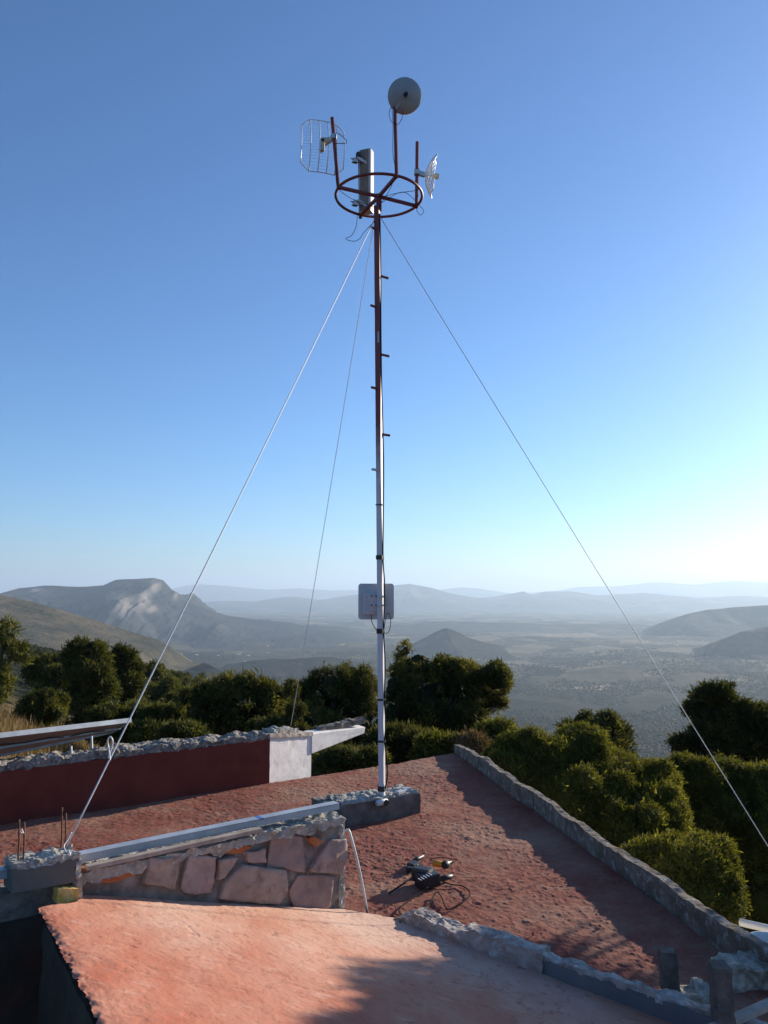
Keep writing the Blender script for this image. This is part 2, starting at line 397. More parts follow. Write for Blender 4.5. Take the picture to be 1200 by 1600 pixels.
def mount_mat(name, c1, c2, rock, scale):
    m, nt, b = new_mat(name); a = attr(nt, 'tint'); n = noise_node(nt, scale, 9, .7)
    r = ramp(nt, n.outputs[0], [(.38, c1), (.62, c2)])
    c = mixc(nt, a.outputs["Fac"], r.outputs[0], rock); nt.links.new(c, b.inputs["Base Color"])
    b.inputs["Roughness"].default_value = 1; b.inputs["Specular IOR Level"].default_value = .05
    bump(nt, b, noise_node(nt, scale * 4, 8, .7).outputs[0], 1, 25); return m
M['mountain'] = mount_mat('mountain_scrub', (.014, .021, .024), (.05, .052, .046), (.30, .265, .23), .0016)
M['olive_hill'] = mount_mat('dry_hillside', (.05, .052, .028), (.17, .135, .08), (.30, .24, .16), .006)
M['dark_hill'] = mount_mat('wooded_hill', (.008, .013, .010), (.045, .045, .028), (.14, .115, .075), .010)
M['haze'] = bpy.data.materials.new('air'); M['haze'].use_nodes = True
nt = M['haze'].node_tree; nt.nodes.remove(nt.nodes["Principled BSDF"])
pv = nt.nodes.new("ShaderNodeVolumePrincipled"); pv.inputs["Density"].default_value = HAZE_DENSITY
pv.inputs["Color"].default_value = (.62, .80, 1, 1); pv.inputs["Anisotropy"].default_value = .3
nt.links.new(pv.outputs[0], nt.nodes["Material Output"].inputs["Volume"])

# ------------------------------------------------------------------ ground and valley
RS = np.array([1, 10, 15, 30, 60, 120, 250, 500, 1000, 1700, 2500, 3500, 6000, 10000, 60000.])
CS = np.array([-600, 0, 300, 600, 900, 1200, 1800.])
ZT = np.array([
    [-2.6, -2.6, -.6, -1.2, -4, -8, -13, -22, -55, -100, -170, -330, -400, -400, -400],
    [-2.6, -2.6, -.6, -1.6, -4.5, -9, -15, -28, -65, -120, -200, -360, -400, -400, -400],
    [-2.6, -2.6, -2.0, -4.6, -9, -16, -27, -55, -125, -230, -330, -390, -400, -400, -400],
    [-2.6, -2.6, -3.0, -6.5, -16, -38, -80, -150, -270, -350, -390, -400, -400, -400, -400],
    [-2.6, -2.7, -4.2, -10, -24, -50, -95, -170, -285, -360, -395, -395, -395, -400, -400],
    [-2.6, -2.7, -4.2, -10, -24, -50, -95, -165, -270, -335, -360, -365, -370, -400, -400],
    [-2.6, -2.7, -4.2, -10, -24, -50, -90, -150, -240, -300, -330, -340, -370, -400, -400.]])
def ground_z(x, y):
    x = np.atleast_1d(np.asarray(x, float)); y = np.atleast_1d(np.asarray(y, float))
    r = np.maximum(np.hypot(x, y), 1.01); az = np.clip(np.arctan2(x, np.maximum(y, 1e-3 * r)), -.9, .9)
    px = np.clip(600 + F * np.tan(az), -600, 1800)
    lr = np.interp(np.log(r), np.log(RS), np.arange(len(RS))); lc = np.interp(px, CS, np.arange(len(CS)))
    i = np.clip(lr.astype(int), 0, len(RS) - 2); j = np.clip(lc.astype(int), 0, len(CS) - 2); a = lr - i; b = lc - j
    a = a * a * (3 - 2 * a) * .5 + a * .5
    z = (ZT[j, i] * (1 - a) + ZT[j, i + 1] * a) * (1 - b) + (ZT[j + 1, i] * (1 - a) + ZT[j + 1, i + 1] * a) * b
    P = np.stack([x, y, np.zeros_like(x)], 1)
    z = z + fbm(P / 9, 4, 3) * .35 * np.clip((r - 11) / 10, 0, 1) + fbm(P / 120, 4, 4) * 6 * np.clip((r - 60) / 500, 0, 1)
    z = z + fbm(P / 900, 5, 5, ridged=True) * 34 * np.clip((r - 900) / 2500, 0, 1) * np.clip((16000 - r) / 6000, .25, 1)
    return z
def gz(x, y): return float(ground_z(x, y)[0])
azs = np.concatenate([np.linspace(-180, -50, 40)[:-1], np.linspace(-50, -33, 60)[:-1], np.linspace(-33, 33, 760), np.linspace(33, 50, 60)[1:], np.linspace(50, 180, 40)[1:-1]])
rads = np.concatenate([np.geomspace(.8, 1500, 260)[:-1], np.geomspace(1500, 14000, 330), np.geomspace(14000, 31000, 30)[1:]])
A, R = np.meshgrid(np.radians(azs), rads, indexing='ij')
X = (R * np.sin(A)).ravel(); Y = (R * np.cos(A)).ravel()
Z = ground_z(X, Y); rr = np.hypot(X, Y)
pxs = 600 + F * X / np.maximum(Y, 1)
tint = np.zeros((len(X), 3))
Pn = np.stack([X, Y, 0 * X], 1)
tint[:, 0] = np.clip(1.15 - (rr + fbm(Pn / 500, 5, 8) * 1400 - 2900) / 500, 0, 1)      # woodland on the slopes near by, its dark tone also standing for their shade
tint[:, 2] = np.clip((75 - rr) / 40, 0, 1)
def patch(px0, px1, py0, py1, ch=1, val=1.0, z=-400):
    p = [oz(px0, py0, z), oz(px1, py0, z), oz(px0, py1, z), oz(px1, py1, z)]
    y0, y1 = p[2].y, p[0].y; wob = fbm(Pn / 60, 3, 21) * 25
    m = (Y + wob > y0) & (Y + wob < y1) & (pxs + wob * .15 > px0) & (pxs + wob * .15 < px1)
    tint[m, ch] = val; tint[m, 0] = 0
patch(888, 946, 1068, 1078, z=-392)
for q in ((965, 1010, 1008, 1012), (1000, 1030, 1062, 1067), (700, 770, 1003, 1006), (770, 900, 1046, 1050), (1150, 1230, 1016, 1024), (560, 640, 985, 989), (330, 400, 1003, 1007), (480, 540, 1010, 1013), (850, 930, 990, 993), (640, 700, 1019, 1022), (1030, 1100, 993, 996)):
    patch(*q, val=.55)
go = np_mesh('ground', np.stack([X, Y, Z], 1), grid_faces(len(azs), len(rads), wrap=True)[:, ::-1], M['terrain'], color=tint)
tag(go, kind='structure')

# ------------------------------------------------------------------ hills and mountains
def ridge(name, pts, D, base, wf, wb, mat, nu=400, nv=60, rough=.22, nscale=900., seed=0, rock=None, power=1.3, jag=1.5):
    px = np.linspace(pts[0][0], pts[-1][0], nu)
    row = np.interp(px, [p[0] for p in pts], [p[1] for p in pts])
    row = row + jag * fbm(np.stack([px / 28, px * 0, px * 0], 1), 5, seed + 50)
    a = np.arctan((px - 600) / F)
    fwd = D                                          # ridge follows a plane facing the view, bowed by noise
    b = (800 - row) / F; crest = H + fwd * (SP + b * CP) / (CP - b * SP)
    V = np.linspace(-1, 1, nv); U, VV = np.meshgrid(np.arange(nu), V, indexing='ij')
    tp = np.clip(np.minimum(np.arange(nu), nu - 1 - np.arange(nu)) / (.10 * nu), 0, 1); tp = tp * tp * (3 - 2 * tp); crest = base + (crest - base) * tp
    C = crest[U]; y = np.where(VV < 0, fwd + VV * wf, fwd + VV * wb)
    x = (px[U] - 600) / F * fwd / CP * (1.0)
    prof = (1 - np.abs(VV)) ** power
    P = np.stack([x.ravel(), y.ravel(), np.zeros(x.size)], 1)
    sp = fbm(P * [1 / nscale, .35 / nscale, 0], 6, seed, .55, ridged=True).reshape(x.shape)
    amt = (1 - prof) * np.clip(prof * 4, 0, 1)
    B_ = np.where(VV > 0, -430.0, base); z = B_ + (C - B_) * np.clip(prof + rough * sp * amt * 1.6, -0.02, 1.0) - 25 * (np.abs(VV) > .98)
    y = y + (fbm(P / (nscale * 1.5), 3, seed + 5).reshape(x.shape)) * wf * .15
    t = np.clip(fbm(P / (nscale * .5), 4, seed + 7).reshape(x.shape) * 1.5 - .3, 0, .5)
    if rock is not None:
        rows = 800 - F * ((z - H) * CP - y * SP) / (y * CP + (z - H) * SP); cx = 600 + F * x / (y * CP + (z - H) * SP)
        g = np.zeros_like(t)
        for (rx, ry, sx, sy) in rock:
            w = 1 - np.hypot((cx - rx + (rows - ry) * .3) / sx, (rows - ry) / sy) + .55 * fbm(P * [1 / 60, 1 / 700, 0], 4, seed + 8).reshape(x.shape)
            g = np.maximum(g, np.clip(w * 1.4, 0, 1))
        t = np.maximum(t * .3, g * .75)
    o = np_mesh(name, np.stack([x.ravel(), y.ravel(), z.ravel()], 1), grid_faces(nu, nv), mat, color=t.ravel())
    return tag(o, kind='structure')

ridge('mountain', [(-120, 945), (-20, 935), (30, 919), (70, 915), (120, 916), (165, 914), (188, 906), (215, 904), (243, 902), (256, 906), (264, 914), (272, 922), (282, 926), (292, 936), (310, 944), (330, 950), (360, 960), (400, 967), (450, 974), (520, 980), (600, 985)],
      7200, -410, 1900, 2000, M['mountain'], nu=560, nv=150, rough=.5, nscale=520, seed=11, rock=[(195, 948, 26, 20), (224, 938, 15, 22), (238, 952, 12, 8), (243, 915, 12, 14), (275, 930, 6, 12), (60, 922, 14, 5)])
ridge('hillside', [(-300, 900), (-100, 914), (0, 930), (40, 939), (100, 955), (150, 970), (200, 986), (245, 1000), (280, 1018), (320, 1044)], 2600, -230, 1300, 900, M['olive_hill'], nu=300, nv=90, rough=.14, nscale=420, seed=21, power=1.1, jag=.8)
ridge('hill', [(604, 1020), (640, 1008), (660, 997), (678, 986), (695, 980), (710, 985), (730, 995), (758, 1004), (800, 1014)], 5200, -410, 420, 500, M['dark_hill'], nu=160, nv=50, rough=.15, nscale=300, seed=31)
ridge('hill', [(1010, 985), (1035, 972), (1070, 960), (1110, 952), (1160, 947), (1200, 944), (1300, 938), (1450, 945)], 7200, -410, 1300, 1200, M['dark_hill'], nu=200, nv=60, rough=.18, nscale=500, seed=41)
ridge('hill', [(1085, 1006), (1122, 996), (1150, 986), (1175, 981), (1200, 976), (1300, 966), (1450, 960)], 4600, -395, 800, 900, M['dark_hill'], nu=160, nv=50, rough=.15, nscale=300, seed=51)
ridge('hill', [(330, 1040), (400, 1032), (470, 1028), (520, 1026), (560, 1034), (610, 1048), (650, 1058)], 3600, -400, 500, 600, M['dark_hill'], nu=160, nv=50, rough=.22, nscale=260, seed=61, jag=2.5)
ridge('hill', [(480, 998), (560, 984), (620, 975), (700, 970), (770, 972), (850, 975), (930, 974), (990, 976), (1080, 985)], 8800, -410, 900, 900, M['dark_hill'], nu=300, nv=40, rough=.2, nscale=500, seed=66)
ridge('distant_mountains', [(250, 965), (300, 934), (340, 938), (400, 939), (430, 934), (460, 932), (500, 937), (560, 928), (600, 917), (640, 911), (672, 918), (700, 926), (745, 934), (775, 931), (800, 926), (815, 923), (830, 929), (850, 924), (890, 924), (930, 930), (1000, 926), (1080, 934), (1160, 930), (1260, 936), (1400, 940)],
      20000, -410, 3500, 3000, M['mountain'], nu=500, nv=60, rough=.25, nscale=1100, seed=71, jag=1.0)
ridge('distant_mountains', [(180, 925), (260, 916), (320, 912), (380, 917), (420, 921), (470, 918), (510, 922), (560, 921), (650, 925), (720, 917), (745, 919), (800, 928), (870, 922), (900, 917), (960, 915), (1020, 909), (1080, 912), (1140, 907), (1200, 909), (1300, 906), (1420, 915)],
      33000, -410, 4000, 3500, M['mountain'], nu=400, nv=40, rough=.2, nscale=1500, seed=81, jag=.8)

# houses scattered on the valley floor
def make_house(label):
    h = thing('house', (0, 0, 0), label, 'house', 'white houses scattered over the valley floor')
    MB().box((0, 0, 1.6), (1, .62, 3.2 / 12 * 0 + 3.6)).build('wall', M['house_wall'], h)
    MB().box((0, 0, 3.55), (1.05, .67, .35)).build('roof', M['house_roof'], h)
    return h
HL = 'tiny white flat-roofed house on the hazy valley floor'
h0 = make_house(HL); kids = {h0.name: children(h0)}
rnd = random.Random(5); spots = []
for (x0, x1, y0, y1, n) in ((600, 1000, 988, 1006, 34), (640, 700, 1003, 1012, 9), (300, 420, 998, 1036, 20), (420, 560, 990, 1005, 8), (1000, 1200, 985, 1008, 16), (960, 1060, 1005, 1016, 8), (800, 1000, 1010, 1030, 8), (1085, 1150, 1008, 1018, 7)):
    for k in range(n): spots.append((rnd.uniform(x0, x1), rnd.triangular(y0, y1, y0)))
for k, (px, py) in enumerate(spots):
    p = oz(px, py, -392)
    o = h0 if k == 0 else copy_tree(h0, kids)
    s = rnd.uniform(11, 22) * (1.6 if rnd.random() < .08 else 1)
    o.location = (p.x, p.y, gz(p.x, p.y) - 1); o.scale = (s, s, rnd.uniform(1.0, 1.7)); o.rotation_euler.z = rnd.uniform(-.6, .6)

# ------------------------------------------------------------------ foliage
def blades(C, Nrm, k, length, width, seed, up=.5, spread=.7):
    """k thin triangular sprigs at each centre; returns V,T,tint"""
    g = np.random.default_rng(seed); n = len(C)
    C = np.repeat(C, k, 0); D = np.repeat(Nrm, k, 0) + g.normal(0, spread, (n * k, 3)); D[:, 2] += up
    D /= np.linalg.norm(D, axis=1, keepdims=True) + 1e-9
    S = np.cross(D, g.normal(0, 1, D.shape)); S /= np.linalg.norm(S, axis=1, keepdims=True) + 1e-9
    L = length * g.uniform(.55, 1.3, (n * k, 1)); W = width * g.uniform(.6, 1.2, (n * k, 1))
    C = C + g.normal(0, length * .35, C.shape)
    a = C - S * W * .5; b = C + S * W * .5; c = C + D * L * .55 + S * W * .9 * g.choice([-1, 1], (n * k, 1)); d = C + D * L
    V = np.stack([a, b, c, d], 1).reshape(-1, 3)
    i = np.arange(n * k)[:, None] * 4
    T = np.concatenate([i + [0, 1, 2], i + [0, 2, 3]], 0)
    return V, T
def sphere_pts(n, g):
    v = g.normal(0, 1, (n, 3)); return v / np.linalg.norm(v, axis=1, keepdims=True)
def crown_mesh(lobes, dens, length, width, seed, k=5, core=.72, lump=.22, up=.35, clump=.5, holes=-.35, tintbase=.5, fine=5.0, spread=.9, coretint=.15):
    """lobes: (x,y,z,rx,ry,rz); sprigs in a shell over every lobe plus a solid core tinted dark as inner shade"""
    g = np.random.default_rng(seed); VV = []; TT = []; CC = []; n0 = 0
    Ls = np.array(lobes, float)
    for li, (x, y, z, rx, ry, rz) in enumerate(Ls):
        area = 4 * math.pi * ((rx * ry) ** 1.6 / 3 + (rx * rz) ** 1.6 / 3 + (ry * rz) ** 1.6 / 3) ** (1 / 1.6)
        n = max(30, int(area * dens)); d = sphere_pts(n, g); fr = 1.9 / max(.2, (rx + rz) / 2)
        base = d * [rx, ry, rz] + [x, y, z]
        lum = fbm(base * fr * .9 + seed, 3, seed) * lump + fbm(base * fine + seed, 3, seed + 3) * lump * .7
        rad = 1 + lum - np.abs(g.normal(0, .10, n)) + (g.random(n) < .16) * g.exponential(.07, n)
        P = d * rad[:, None] * [rx, ry, rz] + [x, y, z]
        keep = fbm(base * 2.1 + 9, 3, seed + 4) > holes
        # drop what lies deep in another lobe
        for lj, q in enumerate(Ls):
            if lj != li: keep &= (((P - q[:3]) / q[3:]) ** 2).sum(1) > .55
        P = P[keep]; dd = d[keep]; rk = rad[keep]
        if len(P) == 0: continue
        V, T = blades(P, dd, k, length, width, seed + li, up, spread)
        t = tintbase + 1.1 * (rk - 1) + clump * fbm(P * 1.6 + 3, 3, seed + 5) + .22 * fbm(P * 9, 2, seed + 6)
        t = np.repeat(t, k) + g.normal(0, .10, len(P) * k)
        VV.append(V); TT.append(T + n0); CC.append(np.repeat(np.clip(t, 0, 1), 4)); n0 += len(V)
        if core:  # solid filler, its dark tint painting the shade inside the crown
            nu, nv = 26, 16
            th, ph = np.meshgrid(np.linspace(0, 2 * np.pi, nu, endpoint=False), np.linspace(.02, np.pi - .02, nv), indexing='ij')
            cd = np.stack([np.cos(th) * np.sin(ph), np.sin(th) * np.sin(ph), np.cos(ph)], -1).reshape(-1, 3)
            cb = cd * [rx, ry, rz] + [x, y, z]
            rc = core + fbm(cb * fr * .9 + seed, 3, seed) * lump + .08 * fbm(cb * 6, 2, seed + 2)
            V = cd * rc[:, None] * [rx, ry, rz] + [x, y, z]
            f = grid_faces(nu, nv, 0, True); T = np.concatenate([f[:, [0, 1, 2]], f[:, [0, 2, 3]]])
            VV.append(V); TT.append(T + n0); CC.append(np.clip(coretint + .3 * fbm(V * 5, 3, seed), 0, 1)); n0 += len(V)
    return np.concatenate(VV), np.concatenate(TT), np.concatenate(CC)
def limb(mb, p0, p1, r0, r1, rnd, n=6, wob=.12):
    p0, p1 = Vector(p0), Vector(p1); L = (p1 - p0).length; pts = []; rs = []
    for i in range(n + 1):
        t = i / n; w = 0 if i in (0,) else wob * L * math.sin(math.pi * min(t, .9)) * .5
        pts.append(p0.lerp(p1, t) + Vector((rnd.uniform(-w, w), rnd.uniform(-w, w), rnd.uniform(-w, w) * .4))); rs.append(r0 + (r1 - r0) * t)
    mb.tube(catmull(pts, 3), [rs[min(n, i // 3)] for i in range(3 * n + 1)], 7)
def make_tree(name, label, cat, base, lobes, mat, dens, length, width, seed, group=None, trunk_r=.12, core=.72, lean=(0, 0), **kw):
    rnd = random.Random(seed)
    t = thing(name, base, label, cat, group)
    V, T, C = crown_mesh(lobes, dens, length, width, seed, core=core, **kw)
    np_mesh('crown', V, T, mat, t, smooth=False, color=C)
    mb = MB(); b = Vector(base); ls = sorted(lobes, key=lambda q: q[3] * q[5], reverse=True)
    top = Vector(ls[0][:3]); fork = b.lerp(top, .45) + Vector((lean[0], lean[1], 0))
    mb.tube(catmull([b - Vector((0, 0, .3)), b.lerp(fork, .5) + Vector((rnd.uniform(-.1, .1), 0, 0)), fork], 4), [trunk_r * (1.25 - .45 * i / 8) for i in range(9)], 9)
    for q in ls[:9]: limb(mb, fork, q[:3], trunk_r * .6, trunk_r * .18, rnd)
    mb.build('trunk', M['bark'], t, smooth=True, fix=False)
    return t
def px_lobes(items, D, squash=.8, sub=4, loose=False):
    """items (px, py, rx_px, ry_px, dy) -> spheres at about distance D"""
    out = []
    for (px, py, rx, ry, dy) in items:
        y = D + dy; c = oy(px, py, y); d = y * CP + (c.z - H) * SP; k = d / F
        m_ = .90 if loose else 1.0; L = (c.x, c.y, c.z, rx * k * m_, max(rx, ry) * k * squash, ry * k * m_); out.append(L)
        g = random.Random(int(px * 7 + py * 13))
        for _ in range(sub + (4 if loose else 0)):
            a = g.uniform(0, 6.28); b = g.uniform(-.35, 1.25); q = g.uniform(.16, .42) if loose else g.uniform(.28, .48)
            out.append((L[0] + L[3] * (1.05 if loose else .85) * math.cos(a) * math.cos(b), L[1] + L[4] * .85 * math.sin(a) * math.cos(b), L[2] + L[5] * .9 * math.sin(b), L[3] * q, L[4] * q, L[5] * q))
    return out
def ground_pt(px, y): 
    x = (px - 600) / F * y; return (x, y, gz(x, y))

TG = 'dark junipers behind the flat roof'
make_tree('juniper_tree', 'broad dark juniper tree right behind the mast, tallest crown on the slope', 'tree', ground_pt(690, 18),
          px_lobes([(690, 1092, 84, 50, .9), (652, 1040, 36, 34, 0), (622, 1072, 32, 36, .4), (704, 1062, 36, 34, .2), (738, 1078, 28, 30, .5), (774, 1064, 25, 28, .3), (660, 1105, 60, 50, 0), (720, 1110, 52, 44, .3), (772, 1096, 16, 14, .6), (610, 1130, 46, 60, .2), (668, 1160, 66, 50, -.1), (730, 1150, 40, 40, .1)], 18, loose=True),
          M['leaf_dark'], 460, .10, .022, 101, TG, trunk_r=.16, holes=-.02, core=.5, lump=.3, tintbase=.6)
make_tree('juniper_tree', 'rounded dark juniper tree above the white cantilever, left of the mast', 'tree', ground_pt(520, 16),
          px_lobes([(520, 1078, 40, 36, 0), (552, 1070, 36, 34, .3), (575, 1088, 30, 36, .2), (488, 1098, 32, 36, .2), (520, 1125, 60, 46, 0), (562, 1135, 44, 50, 0), (478, 1140, 34, 40, .2), (540, 1180, 60, 40, -.2)], 16, loose=True),
          M['leaf_dark'], 460, .095, .020, 102, TG, trunk_r=.13, holes=-.05, core=.5, lump=.3, tintbase=.6)
make_tree('juniper_tree', 'grey-green juniper tree between the red wall and the valley, left of the cantilever', 'tree', ground_pt(370, 21),
          px_lobes([(350, 1082, 34, 30, 0), (390, 1078, 34, 28, .3), (420, 1095, 26, 30, .4), (315, 1100, 30, 32, .2), (365, 1115, 58, 40, 0), (415, 1130, 32, 36, 0), (310, 1140, 32, 30, .1), (370, 1155, 60, 30, .1)], 21, loose=True),
          M['leaf_dark'], 240, .14, .032, 103, TG, trunk_r=.15, tintbase=.68, holes=-.1, core=.55, lump=.3)
make_tree('thin_tree', 'thin straggly tree with bare stem between the two dark junipers', 'tree', ground_pt(458, 14),
          px_lobes([(456, 1082, 8, 14, 0), (462, 1110, 10, 12, .1), (450, 1135, 12, 14, 0), (468, 1150, 14, 14, 0)], 14), M['leaf_dark'], 160, .09, .02, 104, None, trunk_r=.035, core=0)
make_tree('pine_tree', 'tall olive-lit pine tree at the left, above the solar panel', 'tree', ground_pt(140, 36),
          px_lobes([(132, 1016, 24, 16, 0), (150, 1024, 22, 18, .6), (118, 1032, 18, 16, .3), (140, 1052, 34, 24, 0), (152, 1080, 32, 26, .3), (120, 1088, 24, 24, .2), (140, 1112, 34, 24, 0), (130, 1135, 36, 22, 0)], 36, loose=True),
          M['leaf_soft'], 90, .22, .055, 105, None, trunk_r=.2, holes=-.2)
make_tree('pine_tree', 'slender pine tree just right of the tall olive-lit pine', 'tree', ground_pt(195, 44),
          px_lobes([(192, 1026, 16, 14, 0), (200, 1042, 20, 18, .6), (184, 1058, 16, 18, .3), (202, 1072, 20, 20, 0), (192, 1098, 22, 22, .2), (200, 1120, 24, 20, .2)], 44, loose=True),
          M['leaf_soft'], 60, .26, .06, 106, None, trunk_r=.2, tintbase=.35)
make_tree('pine_tree', 'sparse pine tree with bare pale limbs at the left edge', 'tree', ground_pt(-12, 15),
          px_lobes([(5, 985, 18, 16, 0), (-20, 1000, 30, 26, .3), (22, 1016, 16, 12, .2), (38, 1026, 12, 10, .1), (-10, 1040, 24, 16, 0), (2, 1072, 16, 18, 0), (-30, 1080, 30, 34, .2)], 15),
          M['leaf_soft'], 330, .10, .024, 107, None, trunk_r=.09, core=0, holes=-.1, tintbase=.75)
# scrub on the near left slope
BG = 'green scrub bushes on the slope behind the red wall'
bl = [('low green bush left of the pines, over the dry grass', 60, 1108, 34, 28, 24, 'leaf_soft'), ('dense dark bush below the left pines', 100, 1075, 42, 36, 38, 'leaf_dark'),
      ('dark rounded shrub at the foot of the tall pine', 75, 1048, 40, 26, 52, 'leaf_dark'), ('pale green bush above the solar panel corner', 205, 1125, 34, 26, 24, 'leaf_soft'),
      ('olive bush behind the rope loop', 255, 1128, 36, 28, 22, 'leaf_soft'), ('dark bush between rope and grey-green juniper', 285, 1112, 26, 26, 25, 'leaf_dark'),
      ('green bush just over the red wall beside the rope', 225, 1150, 40, 22, 19, 'leaf_soft'), ('mossy green shrub touching the solar panel frame', 165, 1130, 30, 26, 22, 'leaf_soft'),
      ('low shrub above the red wall near the grey-green juniper', 290, 1150, 34, 20, 18, 'leaf_soft'), ('dark shrub filling the gap over the left wall end', 430, 1150, 30, 26, 16, 'leaf_dark')]
for k, (lb, px, py, rx, ry, D, mt) in enumerate(bl):
    g = random.Random(k + 40); its = [(px, py, rx, ry, 0)] + [(px + g.uniform(-.8, .8) * rx, py + g.uniform(-.4, .7) * ry, rx * g.uniform(.4, .65), ry * g.uniform(.4, .7), g.uniform(-.4, .6)) for _ in range(5)]
    make_tree('bush', lb, 'bush', ground_pt(px, D), px_lobes(its, D, sub=1, loose=True), M[mt], 260 if D < 30 else 100, .12 if D < 30 else .2, .03 if D < 30 else .055, 200 + k, BG, trunk_r=.05)
# right-hand bushes beside the parapet
make_tree('bush', 'huge rounded green juniper bush spreading beside the parapet', 'bush', ground_pt(900, 11.5),
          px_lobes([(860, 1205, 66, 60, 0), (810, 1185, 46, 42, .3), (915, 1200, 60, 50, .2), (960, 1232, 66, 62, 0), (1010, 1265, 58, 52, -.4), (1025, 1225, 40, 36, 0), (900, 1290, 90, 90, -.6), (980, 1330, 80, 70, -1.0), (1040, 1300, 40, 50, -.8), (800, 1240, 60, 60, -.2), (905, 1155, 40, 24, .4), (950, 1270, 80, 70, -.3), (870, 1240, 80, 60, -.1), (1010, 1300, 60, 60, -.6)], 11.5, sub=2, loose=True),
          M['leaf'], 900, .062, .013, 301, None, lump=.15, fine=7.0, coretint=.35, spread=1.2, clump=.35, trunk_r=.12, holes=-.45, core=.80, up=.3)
make_tree('bush', 'lower sunlit lobe of juniper bush nearest the white pipe', 'bush', ground_pt(1060, 8.6),
          px_lobes([(1090, 1362, 60, 50, 0), (1035, 1350, 50, 44, .2), (1120, 1400, 46, 42, -.1), (1060, 1410, 60, 44, -.2), (1000, 1370, 50, 40, .2), (1110, 1335, 40, 30, .2)], 8.8, sub=2, loose=True),
          M['leaf'], 1100, .052, .011, 302, None, lump=.15, fine=7.0, coretint=.35, spread=1.2, clump=.35, trunk_r=.08, holes=-.45, core=.80, up=.3)
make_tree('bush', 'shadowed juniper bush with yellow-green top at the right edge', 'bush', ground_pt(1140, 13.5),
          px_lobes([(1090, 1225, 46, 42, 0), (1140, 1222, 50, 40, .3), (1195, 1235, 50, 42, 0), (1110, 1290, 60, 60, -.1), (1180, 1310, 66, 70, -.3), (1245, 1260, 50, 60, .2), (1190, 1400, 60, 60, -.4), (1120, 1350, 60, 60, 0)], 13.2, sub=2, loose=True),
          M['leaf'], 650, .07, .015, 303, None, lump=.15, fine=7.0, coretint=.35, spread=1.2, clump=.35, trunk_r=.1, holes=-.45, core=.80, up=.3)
make_tree('juniper_tree', 'small dark juniper crown poking up behind the huge bush', 'tree', ground_pt(930, 20),
          px_lobes([(935, 1140, 34, 26, 0), (905, 1146, 26, 20, .3), (962, 1150, 22, 24, .2), (930, 1175, 50, 30, 0)], 20), M['leaf_dark'], 260, .13, .03, 304, None, trunk_r=.1, tintbase=.45)
make_tree('juniper_tree', 'dark layered tree against the shaded slope at the right edge', 'tree', ground_pt(1140, 23),
          px_lobes([(1118, 1092, 28, 24, 0), (1100, 1110, 26, 22, .3), (1145, 1112, 34, 20, .2), (1180, 1124, 34, 22, 0), (1215, 1132, 34, 26, 0), (1125, 1150, 46, 30, .2), (1185, 1165, 50, 34, 0), (1078, 1158, 24, 16, .2), (1060, 1172, 18, 14, 0), (1230, 1175, 40, 34, 0), (1120, 1185, 60, 26, 0)], 23, loose=True),
          M['leaf_dark'], 190, .16, .036, 305, None, trunk_r=.14, holes=-.2, tintbase=.45)
# weeds and dry grass beside the roof corner
def weeds(name, label, spots, n, h, mat, seed, kind='stuff', cat='grass'):
    g = np.random.default_rng(seed); P = []
    for (px, D, sx, sy) in spots:
        x = (px - 600) / F * D + g.normal(0, sx, n); y = D + g.normal(0, sy, n); P.append(np.stack([x, y, ground_z(x, y) - .02], 1))
    P = np.concatenate(P); N = np.zeros_like(P); N[:, 2] = 1
    V, T = blades(P, N, 3, h, h * .05, seed, up=1.4, spread=.5)
    return tag(np_mesh(name, V, T, mat, smooth=False, color=np.repeat(g.uniform(0, 1, len(P) * 3), 4)), label, cat, kind=kind)
weeds('dry_grass', 'dry straw-coloured grass on the slope behind the house', [(735, 14.5, .7, .8), (20, 17, 1.6, 2.0), (-40, 19, 2.5, 2), (45, 22, 1.2, 2), (700, 16, 1.0, 1.0), (250, 25, 5, 6)], 2600, .28, M['dry'], 400)
bw = [('dark scrub under the broad juniper, just right of the mast foot', 632, 1172, 50, 34, 14.6, 'leaf_dark'), ('dry brown bush where the parapet meets the slope', 742, 1172, 26, 20, 13.4, 'dry'), ('straggly green shrub behind the top of the parapet', 775, 1150, 30, 20, 14, 'leaf'),
      ('green shrub left of the dry bush, beyond the far roof edge', 690, 1178, 36, 24, 13.6, 'leaf'), ('low scrub beyond the roof between cantilever and mast', 540, 1195, 44, 18, 13, 'leaf_dark')]
for k, (lb, px, py, rx, ry, D, mt) in enumerate(bw):
    g = random.Random(k + 90); its = [(px, py, rx, ry, 0)] + [(px + g.uniform(-1, 1) * rx, py + g.uniform(-.5, .8) * ry, rx * .5, ry * .6, g.uniform(-.3, .3)) for _ in range(4)]
    make_tree('bush', lb, 'bush', ground_pt(px, D), px_lobes(its, D), M[mt], 420, .11, .02, 260 + k, 'low shrubs along the far roof edge', trunk_r=.04, core=.5 if mt != 'dry' else 0)

